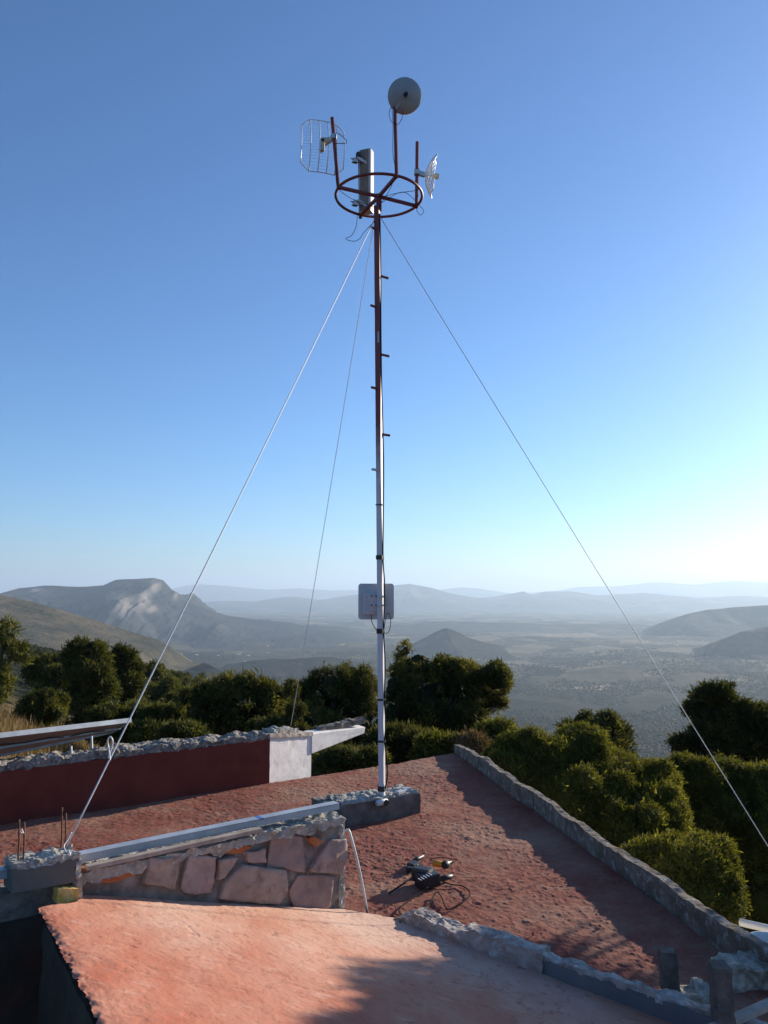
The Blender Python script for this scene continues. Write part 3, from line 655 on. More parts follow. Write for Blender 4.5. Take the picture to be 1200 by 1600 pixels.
# woodland on the left slope: copies of three tree kinds
FG = 'woodland trees on the slope going down to the valley'
protos = []
for k in range(3):
    g = random.Random(k + 7); hh = 6.5; n = 9
    lob = [(g.uniform(-1.2, 1.2), g.uniform(-1.2, 1.2), hh * (.35 + .6 * i / n), *( [1.7 - 1.0 * i / n] * 2), .95) for i in range(n)]
    protos.append(make_tree('woodland_tree', 'tall woodland tree in the hazy slope wood below the mountain', 'tree', (0, 0, 0), lob, M['leaf_soft'] if k != 1 else M['leaf_dark'], 22, .42, .14, 500 + k, FG, trunk_r=.16, core=.6, holes=-.15, k=4, lump=.35, tintbase=.6))
kmap = {p.name: children(p) for p in protos}
rnd = random.Random(11); cnt = 0; used = set()
while cnt < 298:
    D = 40 * (600 / 40) ** (rnd.random() ** .8); px = rnd.uniform(-60, 500) if rnd.random() < .8 else rnd.uniform(500, 1300)
    if px < 70 and D < 60: continue
    x = (px - 600) / F * D; z = gz(x, D); row = 925 - F * (z - H) / D
    tries = globals().get('tries', 0) + 1; s = rnd.uniform(.7, 1.25) * (1 + .35 * (D > 200))
    toprow = 925 - F * (z + 7.6 * s - H) / D
    if toprow < np.interp(px, [-60, 60, 180, 240, 320, 420, 520, 900], [1000, 1004, 1010, 1028, 1045, 1062, 1062, 1062]): 
        if tries < 9000: continue
        break
    k = cnt % 3
    o = protos[k] if k not in used else copy_tree(protos[k], kmap)
    used.add(k)
    o.location = (x, D, z - .1); o.scale = (s, s, s * rnd.uniform(.8, 1.15)); o.rotation_euler.z = rnd.uniform(0, 6.28); cnt += 1
# far scrub as one mass
g = np.random.default_rng(77); n = 110000
pxr = g.uniform(-60, 1260, n); D = np.exp(g.uniform(np.log(430), np.log(5200), n)); x = (pxr - 600) / F * D; z = ground_z(x, D)
dn = fbm(np.stack([x / 260, D / 260, 0 * x], 1), 4, 91); keep = dn > -.45 + .4 * (D > 2600); x, D, z = x[keep], D[keep], z[keep]
n = len(x); th = np.linspace(0, 2 * np.pi, 6, endpoint=False); s = g.uniform(1.5, 3.6, n) * (1 + D / 6000)
ringv = np.stack([np.cos(th), np.sin(th), 0 * th + .35], 1)
V = np.concatenate([np.stack([x, D, z], 1)[:, None] + (ringv[None] * g.uniform(.7, 1.2, (n, 6, 1))) * s[:, None, None],
                    np.stack([x, D, z + s * 1.35], 1)[:, None], np.stack([x, D, z - s * .4], 1)[:, None]], 1).reshape(-1, 3)
i = np.arange(n)[:, None] * 8; T = np.concatenate([i + [k, (k + 1) % 6, 6] for k in range(6)] + [i + [(k + 1) % 6, k, 7] for k in range(6)])
tag(np_mesh('distant_woodland', V, T, M['leaf_dark'], smooth=True, color=np.repeat(g.uniform(0, .45, n), 8)), 'distant scrub and trees covering the valley slopes', 'woodland', kind='stuff')

# ------------------------------------------------------------------ the red-roofed house
fA = oz(0, 1290, 0); fB = oz(712, 1178, 0); d54 = (fB - fA).normalized()
wE = oz(535, 1425, .03); wA = oz(125, 1380, .62); wA = Vector((wA.x, wA.y, 0)); wE = Vector((wE.x, wE.y, 0)); dW = (wE - wA).normalized(); nW = Vector((dW.y, -dW.x, 0))   # nW faces the camera side
pF = fB.copy(); pN = oz(1215, 1551, 0); pd_near = (pN - pF).normalized() * .5
house = thing('flat_roof_house', (0.2, 8, -2.6), 'low house with rough red mortar flat roof carrying the antenna mast', 'house')
far = [fA - d54 * 5.0, fA, fB]
def slab_z(x, y):
    q = np.asarray(x) * .81 + np.asarray(y) * .59 - 1.07
    return .64 - .285 * q + .10 * (np.logaddexp(0, (q - 2.2) * 8)) / 8 * 2.0
def onslab(px, py):
    z = .1
    for _ in range(60):
        p = oz(px, py, z); z = z * .6 + .4 * float(slab_z(p.x, p.y))
    return p
cA = onslab(622, 1437); cA.z = 0; cB = onslab(1062, 1602); cB.z = 0
cdir = (cB - cA).normalized(); cn = Vector((-cdir.y, cdir.x, 0))
if cn.y < 0: cn = -cn
near = [wA - dW * 5.5 - nW * .1, wE - nW * .1, cA + cn * .05 - cdir * .05, cA + cdir * 2.15 + cn * .05, pN + pd_near]
def polyline(P, n):
    P = [np.array(p) for p in P]; L = np.concatenate([[0], np.cumsum([np.linalg.norm(P[i + 1] - P[i]) for i in range(len(P) - 1)])]); t = np.linspace(0, L[-1], n)
    return np.stack([np.interp(t, L, [p[k] for p in P]) for k in range(3)], 1)
nu, nv = 1150, 620
a = polyline(far, nu); b = polyline(near, nu); v = np.linspace(0, 1, nv)[None, :, None]
P = (a[:, None] * (1 - v) + b[:, None] * v).reshape(-1, 3)
e = .035 * fbm(P * 1.1, 3, 1)
amp_ = .55 + .6 * np.clip(fbm(P * 1.3 + 3, 3, 15) + .4, 0, 1)
tex = amp_ * (fbm(P * [19, 19, 1], 5, 2, .68) * .0095 + np.clip(fbm(P * [34, 34, 1] + 7, 3, 6), 0, 1) * .010) + fbm(P @ np.array([[.8, -.6, 0], [.6, .8, 0], [0, 0, 1]]) * [3.2, 11, 1], 3, 12, ridged=True) * .006
P[:, 2] += e * .6 + tex
np_mesh('roof', P, grid_faces(nu, nv)[:, ::-1], M['red_roof'], house, smooth=True)
# slab edge and outer walls under the roof
mb = MB(); far0, far2 = far[0], far[2]
mb.prism([Vector((q.x, q.y, -.06)) for q in (far0, far2, pN + pd_near, near[3] + cn * .03, near[2] + cn * .03, near[1], near[0])], (0, 0, -.16)); mb.build('roof_slab', M['mortar'], house)
mb = MB()
for p, q in ((far0, far2), (far2, pN)):
    dd = (q - p).normalized(); n_ = Vector((dd.y, -dd.x, 0)) * .12
    mb.prism([p + n_ + Vector((0, 0, -.22)), q + n_ + Vector((0, 0, -.22)), q + n_ * 2 + Vector((0, 0, -.22)), p + n_ * 2 + Vector((0, 0, -.22))], (0, 0, -2.9))
mb.build('outer_wall', M['white_plaster'], house)
# lumps of loose mortar
mb = MB(); rnd = random.Random(3)
for k in range(38):
    px, py = rnd.uniform(560, 960), rnd.uniform(1200, 1480); p = oz(px, py, 0.015); s = rnd.uniform(.004, .010)
    mb.lathe([(0, -s), (s, -s * .3), (s * 1.1, s * .3), (0, s)], p, (rnd.uniform(-.4, .4), rnd.uniform(-.4, .4), 1), 6)
tag(mb.build('mortar_crumbs', M['red_roof'], None, origin=(0, 7, 0)), 'small loose crumbs of mortar strewn over the red roof', 'rubble', kind='stuff')
# parapet along the right edge
pd = (pN - pF).normalized(); pn = Vector((-pd.y, pd.x, 0))
if pn.x < 0: pn = -pn
def par_fn(P, S):
    u = S[:, 0]; P[:, 2] -= np.clip(.1 - u, 0, .1) * .6 * S[:, 2]
    wv = fbm(np.stack([u * 9, u * 0, u * 0], 1), 4, 5); P += np.array(pn)[None] * (wv * .03)[:, None]
    P[:, 2] += S[:, 2] * .03 * fbm(np.stack([u * 22, u * 0, u * 0 + 3], 1), 3, 6)
    return P
pl = (pN - pF).length
rough_box('parapet', pF - pd * .05 + Vector((0, 0, -.2)), pd * (pl + .1), pn * .072, (0, 0, .37), .02, .014, 14, M['parapet'], house, par_fn, 3)

# ------------------------------------------------------------------ red wall behind, with rubble coping
wall_l = fA - d54 * 4.5; wall_r = oz(421, 1224, 0); nb = Vector((-d54.y, d54.x, 0))       # nb points away from the camera
rw = thing('red_wall', tuple((wall_l + wall_r) / 2), 'dark red plastered wall with a rubble top at the left of the roof', 'wall')
rough_box('plaster_face', wall_l + Vector((0, 0, -.05)), wall_r - wall_l, nb * .18, (0, 0, .56), .04, .008, 5, M['red_wall'], rw, seed=5)
rough_box('coping', wall_l + Vector((0, 0, .505)) + nb * .004, (wall_r - wall_l), nb * .32, (0, 0, .07), .022, .035, 13, M['rubble'], rw, seed=6, topamp=.05)
# white pillar with the cantilevered slab
wr = wall_r; we = oz(486, 1206, 0); dp = (we - wr).normalized(); npb = Vector((-dp.y, dp.x, 0))
ca = thing('concrete_canopy', tuple(wr), 'white pillar with tapering cantilevered slab at the end of the red wall', 'canopy')
rough_box('pillar', wr + Vector((0, 0, -.1)), we - wr, npb * .22, (0, 0, .56), .03, .004, 8, M['white_plaster'], ca, seed=8, fn=lambda P, S: P + np.outer(S[:, 2] * (1 - S[:, 0]) * .08, [0, 0, 1]))
P1 = oy(487, 1147, we.y - .02); P2 = oy(487, 1178, we.y - .02); tip = oy(571, 1136, we.y + .8); tipb = oy(569, 1146, we.y + .8)
MB().prism([P1, P2, tipb, tip], (-.13, .24, 0)).build('slab', M['white_plaster'], ca, bevel=.010)
s0 = Vector((wr.x, wr.y, .53)) - npb * .03; s1 = Vector((we.x, we.y, .445)) - npb * .03
rough_box('slab_top', s0 + Vector((-.02, -.02, 0)), (s1 - s0) * 1.04, npb * .3, (0, 0, .045), .02, .007, 16, M['curb_broken'], ca, seed=9, topamp=.012)
rough_box('mortar_lump', s0.lerp(s1, .1) + npb * .04 + Vector((0, 0, .02)), (s1 - s0) * .6, npb * .2, (0, 0, .075), .015, .018, 16, M['mortar'], ca, seed=19, topamp=.03)
rough_box('mortar_ridge', oy(500, 1146, we.y + .28), oy(570, 1130, we.y + .82) - oy(500, 1146, we.y + .28), (-.06, .1, 0), (0, 0, .07), .02, .02, 14, M['dark_mortar'], ca, seed=10, topamp=.03)

# ------------------------------------------------------------------ stone wall in front, block, beam
TOPZ = .68
def wp(px, py, off=0.0):
    """photo pixel -> point on the wall's camera-side face"""
    r = Vector(ray(px, py)); o_ = Vector((0, 0, H)); q = wA + nW * off
    t = (q - o_).dot(nW) / r.dot(nW); return o_ + r * t
sw = thing('stone_wall', tuple((wA + wE) / 2), 'low rubble wall of pinkish and orange stones between the two roofs', 'wall')
def sw_fn(P, S):
    return P
rough_box('mortar_core', wA - dW * 4 - nW * .16 + Vector((0, 0, -1.4)), (wE - wA) + dW * 4.0, nW * .15, (0, 0, 1.4 + TOPZ - .03), .022, .02, 12, M['bed_mortar'], sw, seed=12)
def stone(poly, mat, label=None, depth=.03, seed=0, parent=None):
    pts = [wp(*q, off=-.01) for q in poly]; c = sum(pts, Vector()) / len(pts); pts = [c + (p - c) * 1.05 for p in pts]
    g = random.Random(seed); n = 40; out = []
    m = len(pts); per = []
    for i in range(m):
        for k in range(n // m): per.append(pts[i].lerp(pts[(i + 1) % m], k / (n // m)))
    N = len(per); V = []; rings = [(1.0, -.05), (1.0, depth * .25), (.985, depth * .9), (.965, depth), (.85, depth * 1.02), (.65, depth * 1.02), (.45, depth), (.2, depth), (.02, depth)]
    for (s, h) in rings:
        for p in per:
            q = c + (p - c) * s; V.append(tuple(q + nW * h))
    V = np.array(V); Fc = [[i * N + k, i * N + (k + 1) % N, (i + 1) * N + (k + 1) % N, (i + 1) * N + k] for i in range(len(rings) - 1) for k in range(N)]
    D = np.stack([fbm(V * 9 + 31 * k + seed, 4, seed + k, .65) for k in range(3)], 1) * .020
    o = np_mesh('stone', V + D, np.array(Fc), mat, parent or sw, smooth=True)
    bm = bmesh.new(); bm.from_mesh(o.data); bmesh.ops.recalc_face_normals(bm, faces=bm.faces[:]); bm.to_mesh(o.data); bm.free()
    if label: o['label'] = label
    return o
sp, so = M['stone_pink'], M['stone_orange']
for k, (poly, mt, lb) in enumerate([
    ([(416, 1353), (424, 1303), (472, 1306), (474, 1360)], sp, None), ([(483, 1358), (512, 1313), (538, 1312), (540, 1337), (531, 1365)], sp, None),
    ([(477, 1310), (484, 1306), (499, 1313), (489, 1322)], so, 'small orange stone'), ([(329, 1327), (337, 1320), (375, 1318), (390, 1323), (367, 1333), (340, 1334)], so, 'orange stone'),
    ([(400, 1306), (421, 1300), (419, 1308), (402, 1309)], so, 'small orange stone'), ([(349, 1377), (375, 1350), (442, 1357), (443, 1388), (431, 1409), (343, 1402)], sp, None),
    ([(452, 1389), (463, 1368), (520, 1369), (512, 1413), (500, 1421), (458, 1416)], sp, None), ([(280, 1384), (294, 1337), (335, 1338), (327, 1394), (284, 1393)], sp, None),
    ([(222, 1378), (231, 1337), (277, 1337), (268, 1386)], sp, None), ([(123, 1357), (160, 1351), (204, 1355), (213, 1366), (162, 1378), (128, 1368)], so, 'long orange stone'),
    ([(378, 1330), (412, 1325), (412, 1346), (382, 1344)], sp, None), ([(340, 1342), (366, 1338), (346, 1370), (336, 1372)], sp, None)]):
    if mt is sp: mt = (sp, M['stone_rose'], M['stone_buff'])[(k * 5 + 1) % 3]
    stone(poly, mt, lb, depth=.02 + .012 * (k % 3), seed=600 + k)
# ragged mortar bed under the beam: drips over the face
rough_box('mortar_bed', wA - nW * .17 + Vector((0, 0, TOPZ - .05)), (wE - wA) * 1.0, nW * .20, (0, 0, .05), .012, .022, 22, M['mortar'], sw, seed=14,
          fn=lambda P, S: P + np.outer((1 - S[:, 2]) * (S[:, 1] > .9) * -.05 * np.clip(fbm(np.stack([S[:, 0] * 40, S[:, 0] * 0, S[:, 0] * 0], 1), 3, 3) - .05, 0, 1), [0, 0, 1]))
rough_box('end_mortar', wE - nW * .16 + Vector((0, 0, -.15)) - dW * .03, dW * .05, nW * .16, (0, 0, TOPZ + .1), .015, .02, 16, M['mortar'], sw, seed=15)
# steel channel resting on top
b0 = oy(-60, 1351, wA.y - .3); zb = TOPZ + .045
bm0 = wA - dW * 1.4 - nW * .08; bm1 = wE - nW * .08 - dW * .0
mt_ = thing('metal_beam', (bm0.x, bm0.y, zb), 'long galvanised steel channel lying on top of the stone wall', 'beam')
mb = MB(); mb.bar((bm0.x, bm0.y, zb + .035), (bm1.x, bm1.y, zb + .030), .074, .006); mb.bar(Vector((bm0.x, bm0.y, zb + .01)) + nW * .034, Vector((bm1.x, bm1.y, zb + .01)) + nW * .034, .006, .04)
mb.bar(Vector((bm0.x, bm0.y, zb + .01)) - nW * .034, Vector((bm1.x, bm1.y, zb + .01)) - nW * .034, .006, .04); mb.build('channel', M['galv'], mt_)
tp = bm0.lerp(bm1, .80); mb = MB(); mb.bar(tp + Vector((0, 0, zb + .031)), tp + dW * .03 + Vector((0, 0, zb + .031)), .080, .008); mb.build('tape_mark', M['blue_tape'], mt_)
pk = wA + dW * .02 + nW * .03; pk2 = wA + dW * 1.15 - nW * .0
o = MB().bar((pk.x, pk.y, TOPZ + .028), (pk2.x, pk2.y, TOPZ + .026), .05, .024).build('plank', M['wood'], None, origin=(pk.x, pk.y, TOPZ), bevel=.003)
tag(o, 'narrow weathered plank wedged under the steel channel', 'plank')
# thin pipe leaning on the wall end
pt = wp(541, 1302, -.02) + dW * .03; pb = oz(574, 1426, .02)
o = MB().tube(catmull([pt + Vector((-.03, 0, .01)), pt, pt.lerp(pb, .5) + Vector((.01, 0, 0)), pb], 4), .009, 8).build('pipe', M['galv'], None, origin=tuple(pb), smooth=True)
tag(o, 'thin grey pipe leaning against the right end of the stone wall', 'pipe')

# concrete block with rebar
bl0 = wp(18, 1397, .06); bl1 = wp(122, 1377, .06); bh = (wp(122, 1337, .06) - bl1).z
blk = thing('concrete_block', tuple(bl0), 'grey concrete block bristling with rebar at the left end of the stone wall', 'block')
rough_box('block', bl0 - nW * .17, bl1 - bl0, nW * .17, (0, 0, bh - .012), .012, .0035, 12, M['concrete'], blk, seed=21)
rough_box('top_mortar', bl0 - nW * .175 + Vector((0, 0, bh - .025)), (bl1 - bl0) * 1.01, nW * .178, (0, 0, .035), .009, .016, 30, M['mortar'], blk, seed=22, topamp=.02)
rough_box('side_mortar', bl1 - nW * .17 - dW * .01 + Vector((0, 0, -.09)), dW * .03, nW * .175, (0, 0, bh + .07), .012, .018, 26, M['mortar'], blk, seed=23)
for (px, pyb, pyt, o_) in ((28, 1345, 1281, .0), (36, 1350, 1285, .02), (95, 1335, 1262, -.1), (101, 1330, 1271, -.04)):
    q = wp(px, pyb, o_ - .02); q2 = wp(px + 2, pyt, o_ - .02)
    MB().tube([q - Vector((0, 0, .03)), q.lerp(q2, .5) + Vector((.003, 0, 0)), q2], .005, 6).build('rebar', M['rust'], blk, smooth=True)
ty = [wp(31, 1299, .02), wp(33, 1301, .03), wp(37, 1302, .02), wp(34, 1296, .02)]
MB().tube(ty, .0025, 5).build('tie_wire', M['rope'], blk)
# masonry below the block, on the left
rough_box('lower_masonry', wA - dW * 3.2 - nW * .02 + Vector((0, 0, -1.2)), dW * 3.12, nW * .06, (0, 0, 1.2 + .50), .03, .014, 7, M['shaded_plaster'], sw, seed=24)
ys = wp(86, 1408, .04)
o = rough_box('yellow_rock', ys - nW * .05, wp(119, 1405, .04) - ys, nW * .09, (0, 0, (wp(86, 1387, .04) - ys).z), .009, .012, 22, M['stone_yellow'], None, seed=25)
tag(o, 'small yellow rock tucked under the concrete block', 'rock')

# ------------------------------------------------------------------ pink sloping roof
A0 = onslab(62, 1413); A1 = onslab(160, 1602); rd = (A1 - A0).normalized(); A2 = A0 + rd * 3.2
E0 = onslab(628, 1436); E1 = onslab(1066, 1600); E2 = E0 + (E1 - E0) * 2.0
ph = thing('pink_roof', ((A0.x + E0.x) / 2, 3.6, -1.0), 'sloping pinkish terracotta plastered roof in the foreground', 'roof')
nu, nv = 620, 560
u = np.linspace(0, 1, nu)[:, None, None]; v = np.linspace(0, 1, nv)[None, :, None]
L_ = np.array(A0)[None, None] * (1 - v) + np.array(A2)[None, None] * v; R_ = np.array(E0)[None, None] * (1 - v) + np.array(E2)[None, None] * v
P = L_ * (1 - u) + R_ * u
fe = polyline([A0, onslab(119, 1408), Vector((wA.x, wA.y, .57)) + dW * .02 + nW * .01, Vector((wE.x, wE.y, .03)) + nW * .01, E0], nu)[:, None, :] + np.sin(np.linspace(0, 1, nu) * math.pi)[:, None, None] * 0
kz = np.ones(13) / 13; fs = fe.copy()
for c_ in range(3):
    pad = np.concatenate([2 * fe[0, 0, c_] - fe[6:0:-1, 0, c_], fe[:, 0, c_], 2 * fe[-1, 0, c_] - fe[-2:-8:-1, 0, c_]]); fs[:, 0, c_] = np.convolve(pad, kz, 'valid')
fe = fs
P = P + (fe - (np.array(A0) * (1 - u) + np.array(E0) * u)) * (1 - v) ** 2.5; uu = np.broadcast_to(u, (nu, nv, 1))[..., 0]; vv = np.broadcast_to(v, (nu, nv, 1))[..., 0]
P = P.copy(); P[..., 2] = slab_z(P[..., 0], P[..., 1]); P = P.reshape(-1, 3)
edge = np.exp(-uu.ravel() * 60)
P[:, :2] += (fbm(np.stack([vv.ravel() * 26, edge * 0, edge * 0], 1), 6, 31, .75) * .035 * edge)[:, None] * np.array([1, .3])
P[:, 2] += .018 * fbm(P * 1.3, 3, 33) + .0034 * fbm(P * 22, 4, 34, .7) + .0012 * fbm(P @ np.array([[.8, .6, 0], [-.6, .8, 0], [0, 0, 1]]) * [3, 8, 1], 3, 38, ridged=True) - .004 * np.clip(fbm(P * 14, 3, 35) - .35, 0, 1) * 3
P[:, 2] -= edge * (.02 + .02 * fbm(P * 18, 3, 36))
tn = .15 + .75 * (1 - vv) ** 2.2 * (.55 + .45 * uu) + .25 * uu
np_mesh('slab', P, grid_faces(nu, nv)[:, ::-1], M['pink'], ph, smooth=True, color=np.clip(tn.ravel() - .1, 0, 1))
# side wall dropping from the ridge at the left, far edge below
dn_ = Vector((-rd.y, rd.x, 0)); 
if dn_.x > 0: dn_ = -dn_
rough_box('side_wall', A0 - dn_ * .15 + Vector((0, 0, -1.65)), rd * 3.2, dn_ * .13, (0, 0, 1.555), .03, .015, 9, M['shaded_plaster'], ph, seed=37)
tag(np_mesh('yard', np.array([[-9, -3, -1.0], [0, -3, -1.0], [-.3, 6, -1.0], [-9, 1.5, -1.0]]), np.array([[0, 1, 2, 3]]), M['shaded_plaster']), kind='structure')
# broken curb on the right edge of the pink roof
c0 = cA + Vector((0, 0, -.06))
cb = thing('curb', tuple(c0), 'broken low concrete curb along the right edge of the pink roof', 'curb')
def cb_fn(P, S):
    u = S[:, 0]; t = S[:, 2]
    bite = .07 * np.clip(fbm(np.stack([u * 7, u * 0, u * 0 + 1], 1), 3, 44) + .1, 0, 1) + np.clip(.12 - u, 0, .12) * .7
    P[:, 2] -= bite * t; return P
rough_box('broken_section', c0 + Vector((0, 0, -.08)) - cn * .02, cdir * 1.12, cn * .12, (0, 0, .235), .012, .035, 12, M['curb_broken'], cb, cb_fn, seed=41, topamp=.02)
c1 = c0 + cdir * 1.05
rough_box('plastered_section', c1 + Vector((0, 0, -.12)), cdir * 2.2, cn * .06, (0, 0, .235), .016, .008, 7, M['curb'], cb, seed=42)
rough_box('ragged_top', c1 + cn * .005 + Vector((0, 0, .098)), cdir * 2.2, cn * .075, (0, 0, .035), .011, .022, 18, M['curb_broken'], cb, seed=43, topamp=.03)

# ------------------------------------------------------------------ mast footing and mast
f0 = oz(536, 1294, 0); f1 = oz(657, 1273, 0); fd = (f1 - f0); fn_ = Vector((-fd.y, fd.x, 0)).normalized()
ft = thing('mast_footing', tuple((f0 + f1) / 2), 'dark concrete footing block under the antenna mast', 'footing')
rough_box('block', f0 + Vector((0, 0, -.04)), fd, fn_ * .36, (0, 0, .25), .016, .006, 9, M['dark_mortar'], ft, seed=51)
rough_box('top_mortar', f0 + Vector((0, 0, .19)) + fn_ * .01, fd * .99, fn_ * .34, (0, 0, .035), .012, .015, 24, M['mortar'], ft, seed=52, topamp=.025)
rough_box('side_block', f0 + fn_ * .16 - fd.normalized() * .12 + Vector((0, 0, -.03)), fd.normalized() * .2, fn_ * .3, (0, 0, .23), .02, .02, 12, M['dark_mortar'], ft, seed=53)
q = f0 + fd * .48 + Vector((0, 0, .19)); mb = MB(); mb.tube([q - fn_ * .03 - fd.normalized() * .07, q - fn_ * .02 + fd.normalized() * .05], [.028, .028], 14); mb.build('pipe_stub', M['pvc'], ft, smooth=True)
MB().tube([q - fn_ * .06 + fd.normalized() * .02, q - fn_ * .062 + fd.normalized() * .02], .03, 14).build('stub_cap', M['black'], ft)
q = f0 + fd * .8 + fn_ * .08 + Vector((0, 0, .235)); MB().box(q, (.16, .05, .03), .9).box(q + Vector((.05, .07, .0)), (.09, .06, .04), .5).build('mortar_scrap', M['galv'], ft, bevel=.004)

base = oz(597, 1242, .22); MX, MY = base.x, base.y; top = oy(589, 322, MY)
mast = thing('antenna_mast', tuple(base), 'tall square antenna mast, white below and red oxide above, with ring frame on top', 'mast')
def mp(z): return base.lerp(top, (z - base.z) / (top.z - base.z))
def mrow(py):   # point on the mast axis at a photo row
    px = 597 + (589 - 597) * (1242 - py) / (1242 - 322); return oy(px, py, MY)
RZ = math.radians(-18)
frontd = Vector((math.sin(RZ), -math.cos(RZ), 0)); rightd = Vector((math.cos(RZ), math.sin(RZ), 0))
w = .056; mb = MB()
prs = [(a * w / 2, b * w / 2) for a, b in ((-1, -1), (1, -1), (1, 1), (-1, 1))]
Vv = [tuple(c + rightd * a - frontd * b) for c in (base - Vector((0, 0, .05)), top) for a, b in prs]
mb.add(Vv, [[0, 1, 5, 4], [1, 2, 6, 5], [2, 3, 7, 6], [3, 0, 4, 7], [4, 5, 6, 7]]); mb.build('pole', M['pole'], mast, bevel=.004)
for py in (355, 477, 604, 731):
    c = mrow(py + 4); d = (frontd * .95 - rightd * .45).normalized()
    a0 = c + frontd * w * .4 - rightd * w * .2; e_ = a0 + d * .08
    MB().tube([a0, e_], .0135, 10).build('step_peg', M['white_paint'] if py > 700 else M['red_paint'], mast, smooth=False)
    # open dark end
for py in (430, 553, 678):
    c = mrow(py); a0 = c - frontd * w * .4 + rightd * w * .35
    MB().tube([a0, a0 + (rightd * .55 - frontd * .8).normalized() * .11], .0135, 10).build('step_peg', M['red_paint'], mast)
for py, hh in ((789, .012), (871, .045), (986, .05), (1093, .02), (1158, .022)):
    c = mrow(py); MB().box(c, (w + .012, w + .012, hh), RZ).build('tape_band', M['black'], mast)
MB().box(mrow(765) + frontd * .03, (.022, .004, .11), RZ).build('sticker', M['white_paint'], mast)
MB().box(mrow(528) + frontd * .03 + rightd * .012, (.016, .004, .12), RZ).build('sticker', M['galv'], mast)
MB().box(mrow(1232), (w + .014, w + .014, .05), RZ).build('foot_tape', M['black'], mast)
# ring frame
ZR = oy(592, 306, MY).z; rc = oz(592, 307, ZR); RR = .47
frame = MB().tube([rc + Vector((RR * math.cos(t), RR * math.sin(t), 0)) for t in np.linspace(0, 2 * math.pi, 65)], .0155, 8, cap=False).build('ring', M['red_paint'], mast, smooth=True)
def ringpt(px, py):
    p = oz(px, py, ZR) - rc; p.normalize(); return rc + p * RR
rL, rN, rR, rFL = ringpt(526, 292), ringpt(622, 272), ringpt(651, 322), ringpt(561, 338)
for p in (rL, rN, rR, rFL):
    MB().bar(rc - Vector((0, 0, .0)), p, .03, .03).build('spoke', M['red_paint'], mast)
MB().bar(rc + Vector((0, 0, -.16)), rc + Vector((0, 0, .02)), .06, .06, (0, 1, 0)).build('hub', M['red_paint'], mast)
aL = (rL, oy(519, 184, rL.y)); aN = (rN, oy(617, 166, rN.y)); aR = (rR, oy(652, 222, rR.y)); aF = (rFL - Vector((0, 0, .02)), oy(562, 243, rFL.y))
for a, b in (aL, aN, aR, aF): MB().tube([a - Vector((0, 0, .02)), b], .0205, 10).build('mounting_pole', M['red_paint'], mast)

# solid dish
dc = oy(633, 149, rN.y - .06)
ds = thing('dish_antenna', tuple(dc), 'round solid grey dish antenna, topmost on the mast', 'antenna')
ax = Vector((.10, -1.0, -.42)).normalized(); RD = .172
prof = [(RD * t, -.055 * t * t + .03) for t in np.linspace(0.001, 1, 12)] + [(RD + .004, -.03), (RD, -.036)] + [(RD * t, -.055 * t * t + .02) for t in np.linspace(.97, .001, 8)]
MB().lathe(prof, dc, ax, 48).build('reflector', M['dish'], ds, smooth=True)
MB().lathe([(0, .0), (.022, .0), (.020, .05), (0, .05)], dc + ax * .03, ax, 20).build('radio_hub', M['black'], ds)
MB().bar(dc + ax * .02, aN[1] - Vector((0, 0, .05)), .02, .02).build('bracket', M['zinc'], ds)
MB().lathe([(RD * .98, 0), (RD * 1.03, 0), (RD * 1.03, -.02), (RD * .98, -.02)], dc - ax * .03, ax, 48).build('rim', M['plastic'], ds, smooth=True)

def grid_dish(label, c, axis, w_, h_, nb_, nw, parent_pole, feed_len=.18, rod=.0045, wire=.0018, bowl=.10):
    t = thing('grid_antenna', tuple(c), label, 'antenna', 'wire grid antennas on the mast ring')
    ax = Vector(axis).normalized(); side = ax.cross(Vector((0, 0, 1))).normalized(); up = side.cross(ax)
    def P(a, b):    # a,b in -1..1; bowl
        return c + side * a * w_ / 2 + up * b * h_ / 2 + ax * (bowl * (a * a * w_ * w_ + b * b * h_ * h_) / (w_ * w_) * 1.0 - .03)
    lim = lambda a: 1.0 if abs(a) < .62 else 1.0 - (abs(a) - .62) * .75
    mb = MB()
    for i in range(nb_):
        a = -1 + 2 * i / (nb_ - 1); l = lim(a); mb.tube([P(a, b) for b in np.linspace(-l, l, 9)], rod, 6)
    for sgn in (-1, 1): mb.tube([P(a, sgn * lim(a)) for a in np.linspace(-1, 1, 15)], rod * .9, 6)
    mb.build('frame', M['wire_white'], t, smooth=True)
    mb = MB()
    for i in range(nw):
        b = -1 + 2 * i / (nw - 1); l = 1.0 if abs(b) < .72 else 1.0 - (abs(b) - .72) * 1.2; mb.tube([P(a, b) for a in np.linspace(-l, l, 7)], wire, 4, cap=False)
    mb.build('wires', M['wire_white'], t)
    f = c + ax * feed_len
    MB().tube([c - ax * .03, c + ax * feed_len * .7], .011, 8).build('feed_arm', M['zinc'], t)
    MB().lathe([(0, 0), (.030, 0), (.032, .06), (.028, .075), (0, .075)], c + ax * (feed_len * .65), ax, 18).build('feed_head', M['beige_plastic'], t, smooth=False)
    MB().bar(c - ax * .03, parent_pole, .035, .05).box(parent_pole, (.06, .06, .05)).build('bracket', M['zinc'], t)
    return t, ax, side, up
cL = oy(504, 213, rL.y - .02) ; poleL = aL[0].lerp(aL[1], .72)
gL, *_ = grid_dish('large wire grid antenna hanging at the left of the mast ring', cL + Vector((0, .16, 0)), (-.30, .95, .08), .48, .57, 6, 20, poleL, feed_len=.09, rod=.006, bowl=.055, wire=.0012)
bx = oy(504, 226, rL.y - .05); MB().box(bx, (.045, .03, .13)).box(bx + Vector((.03, 0, .05)), (.09, .03, .05)).build('mounting_box', M['beige_plastic'], gL, bevel=.004)
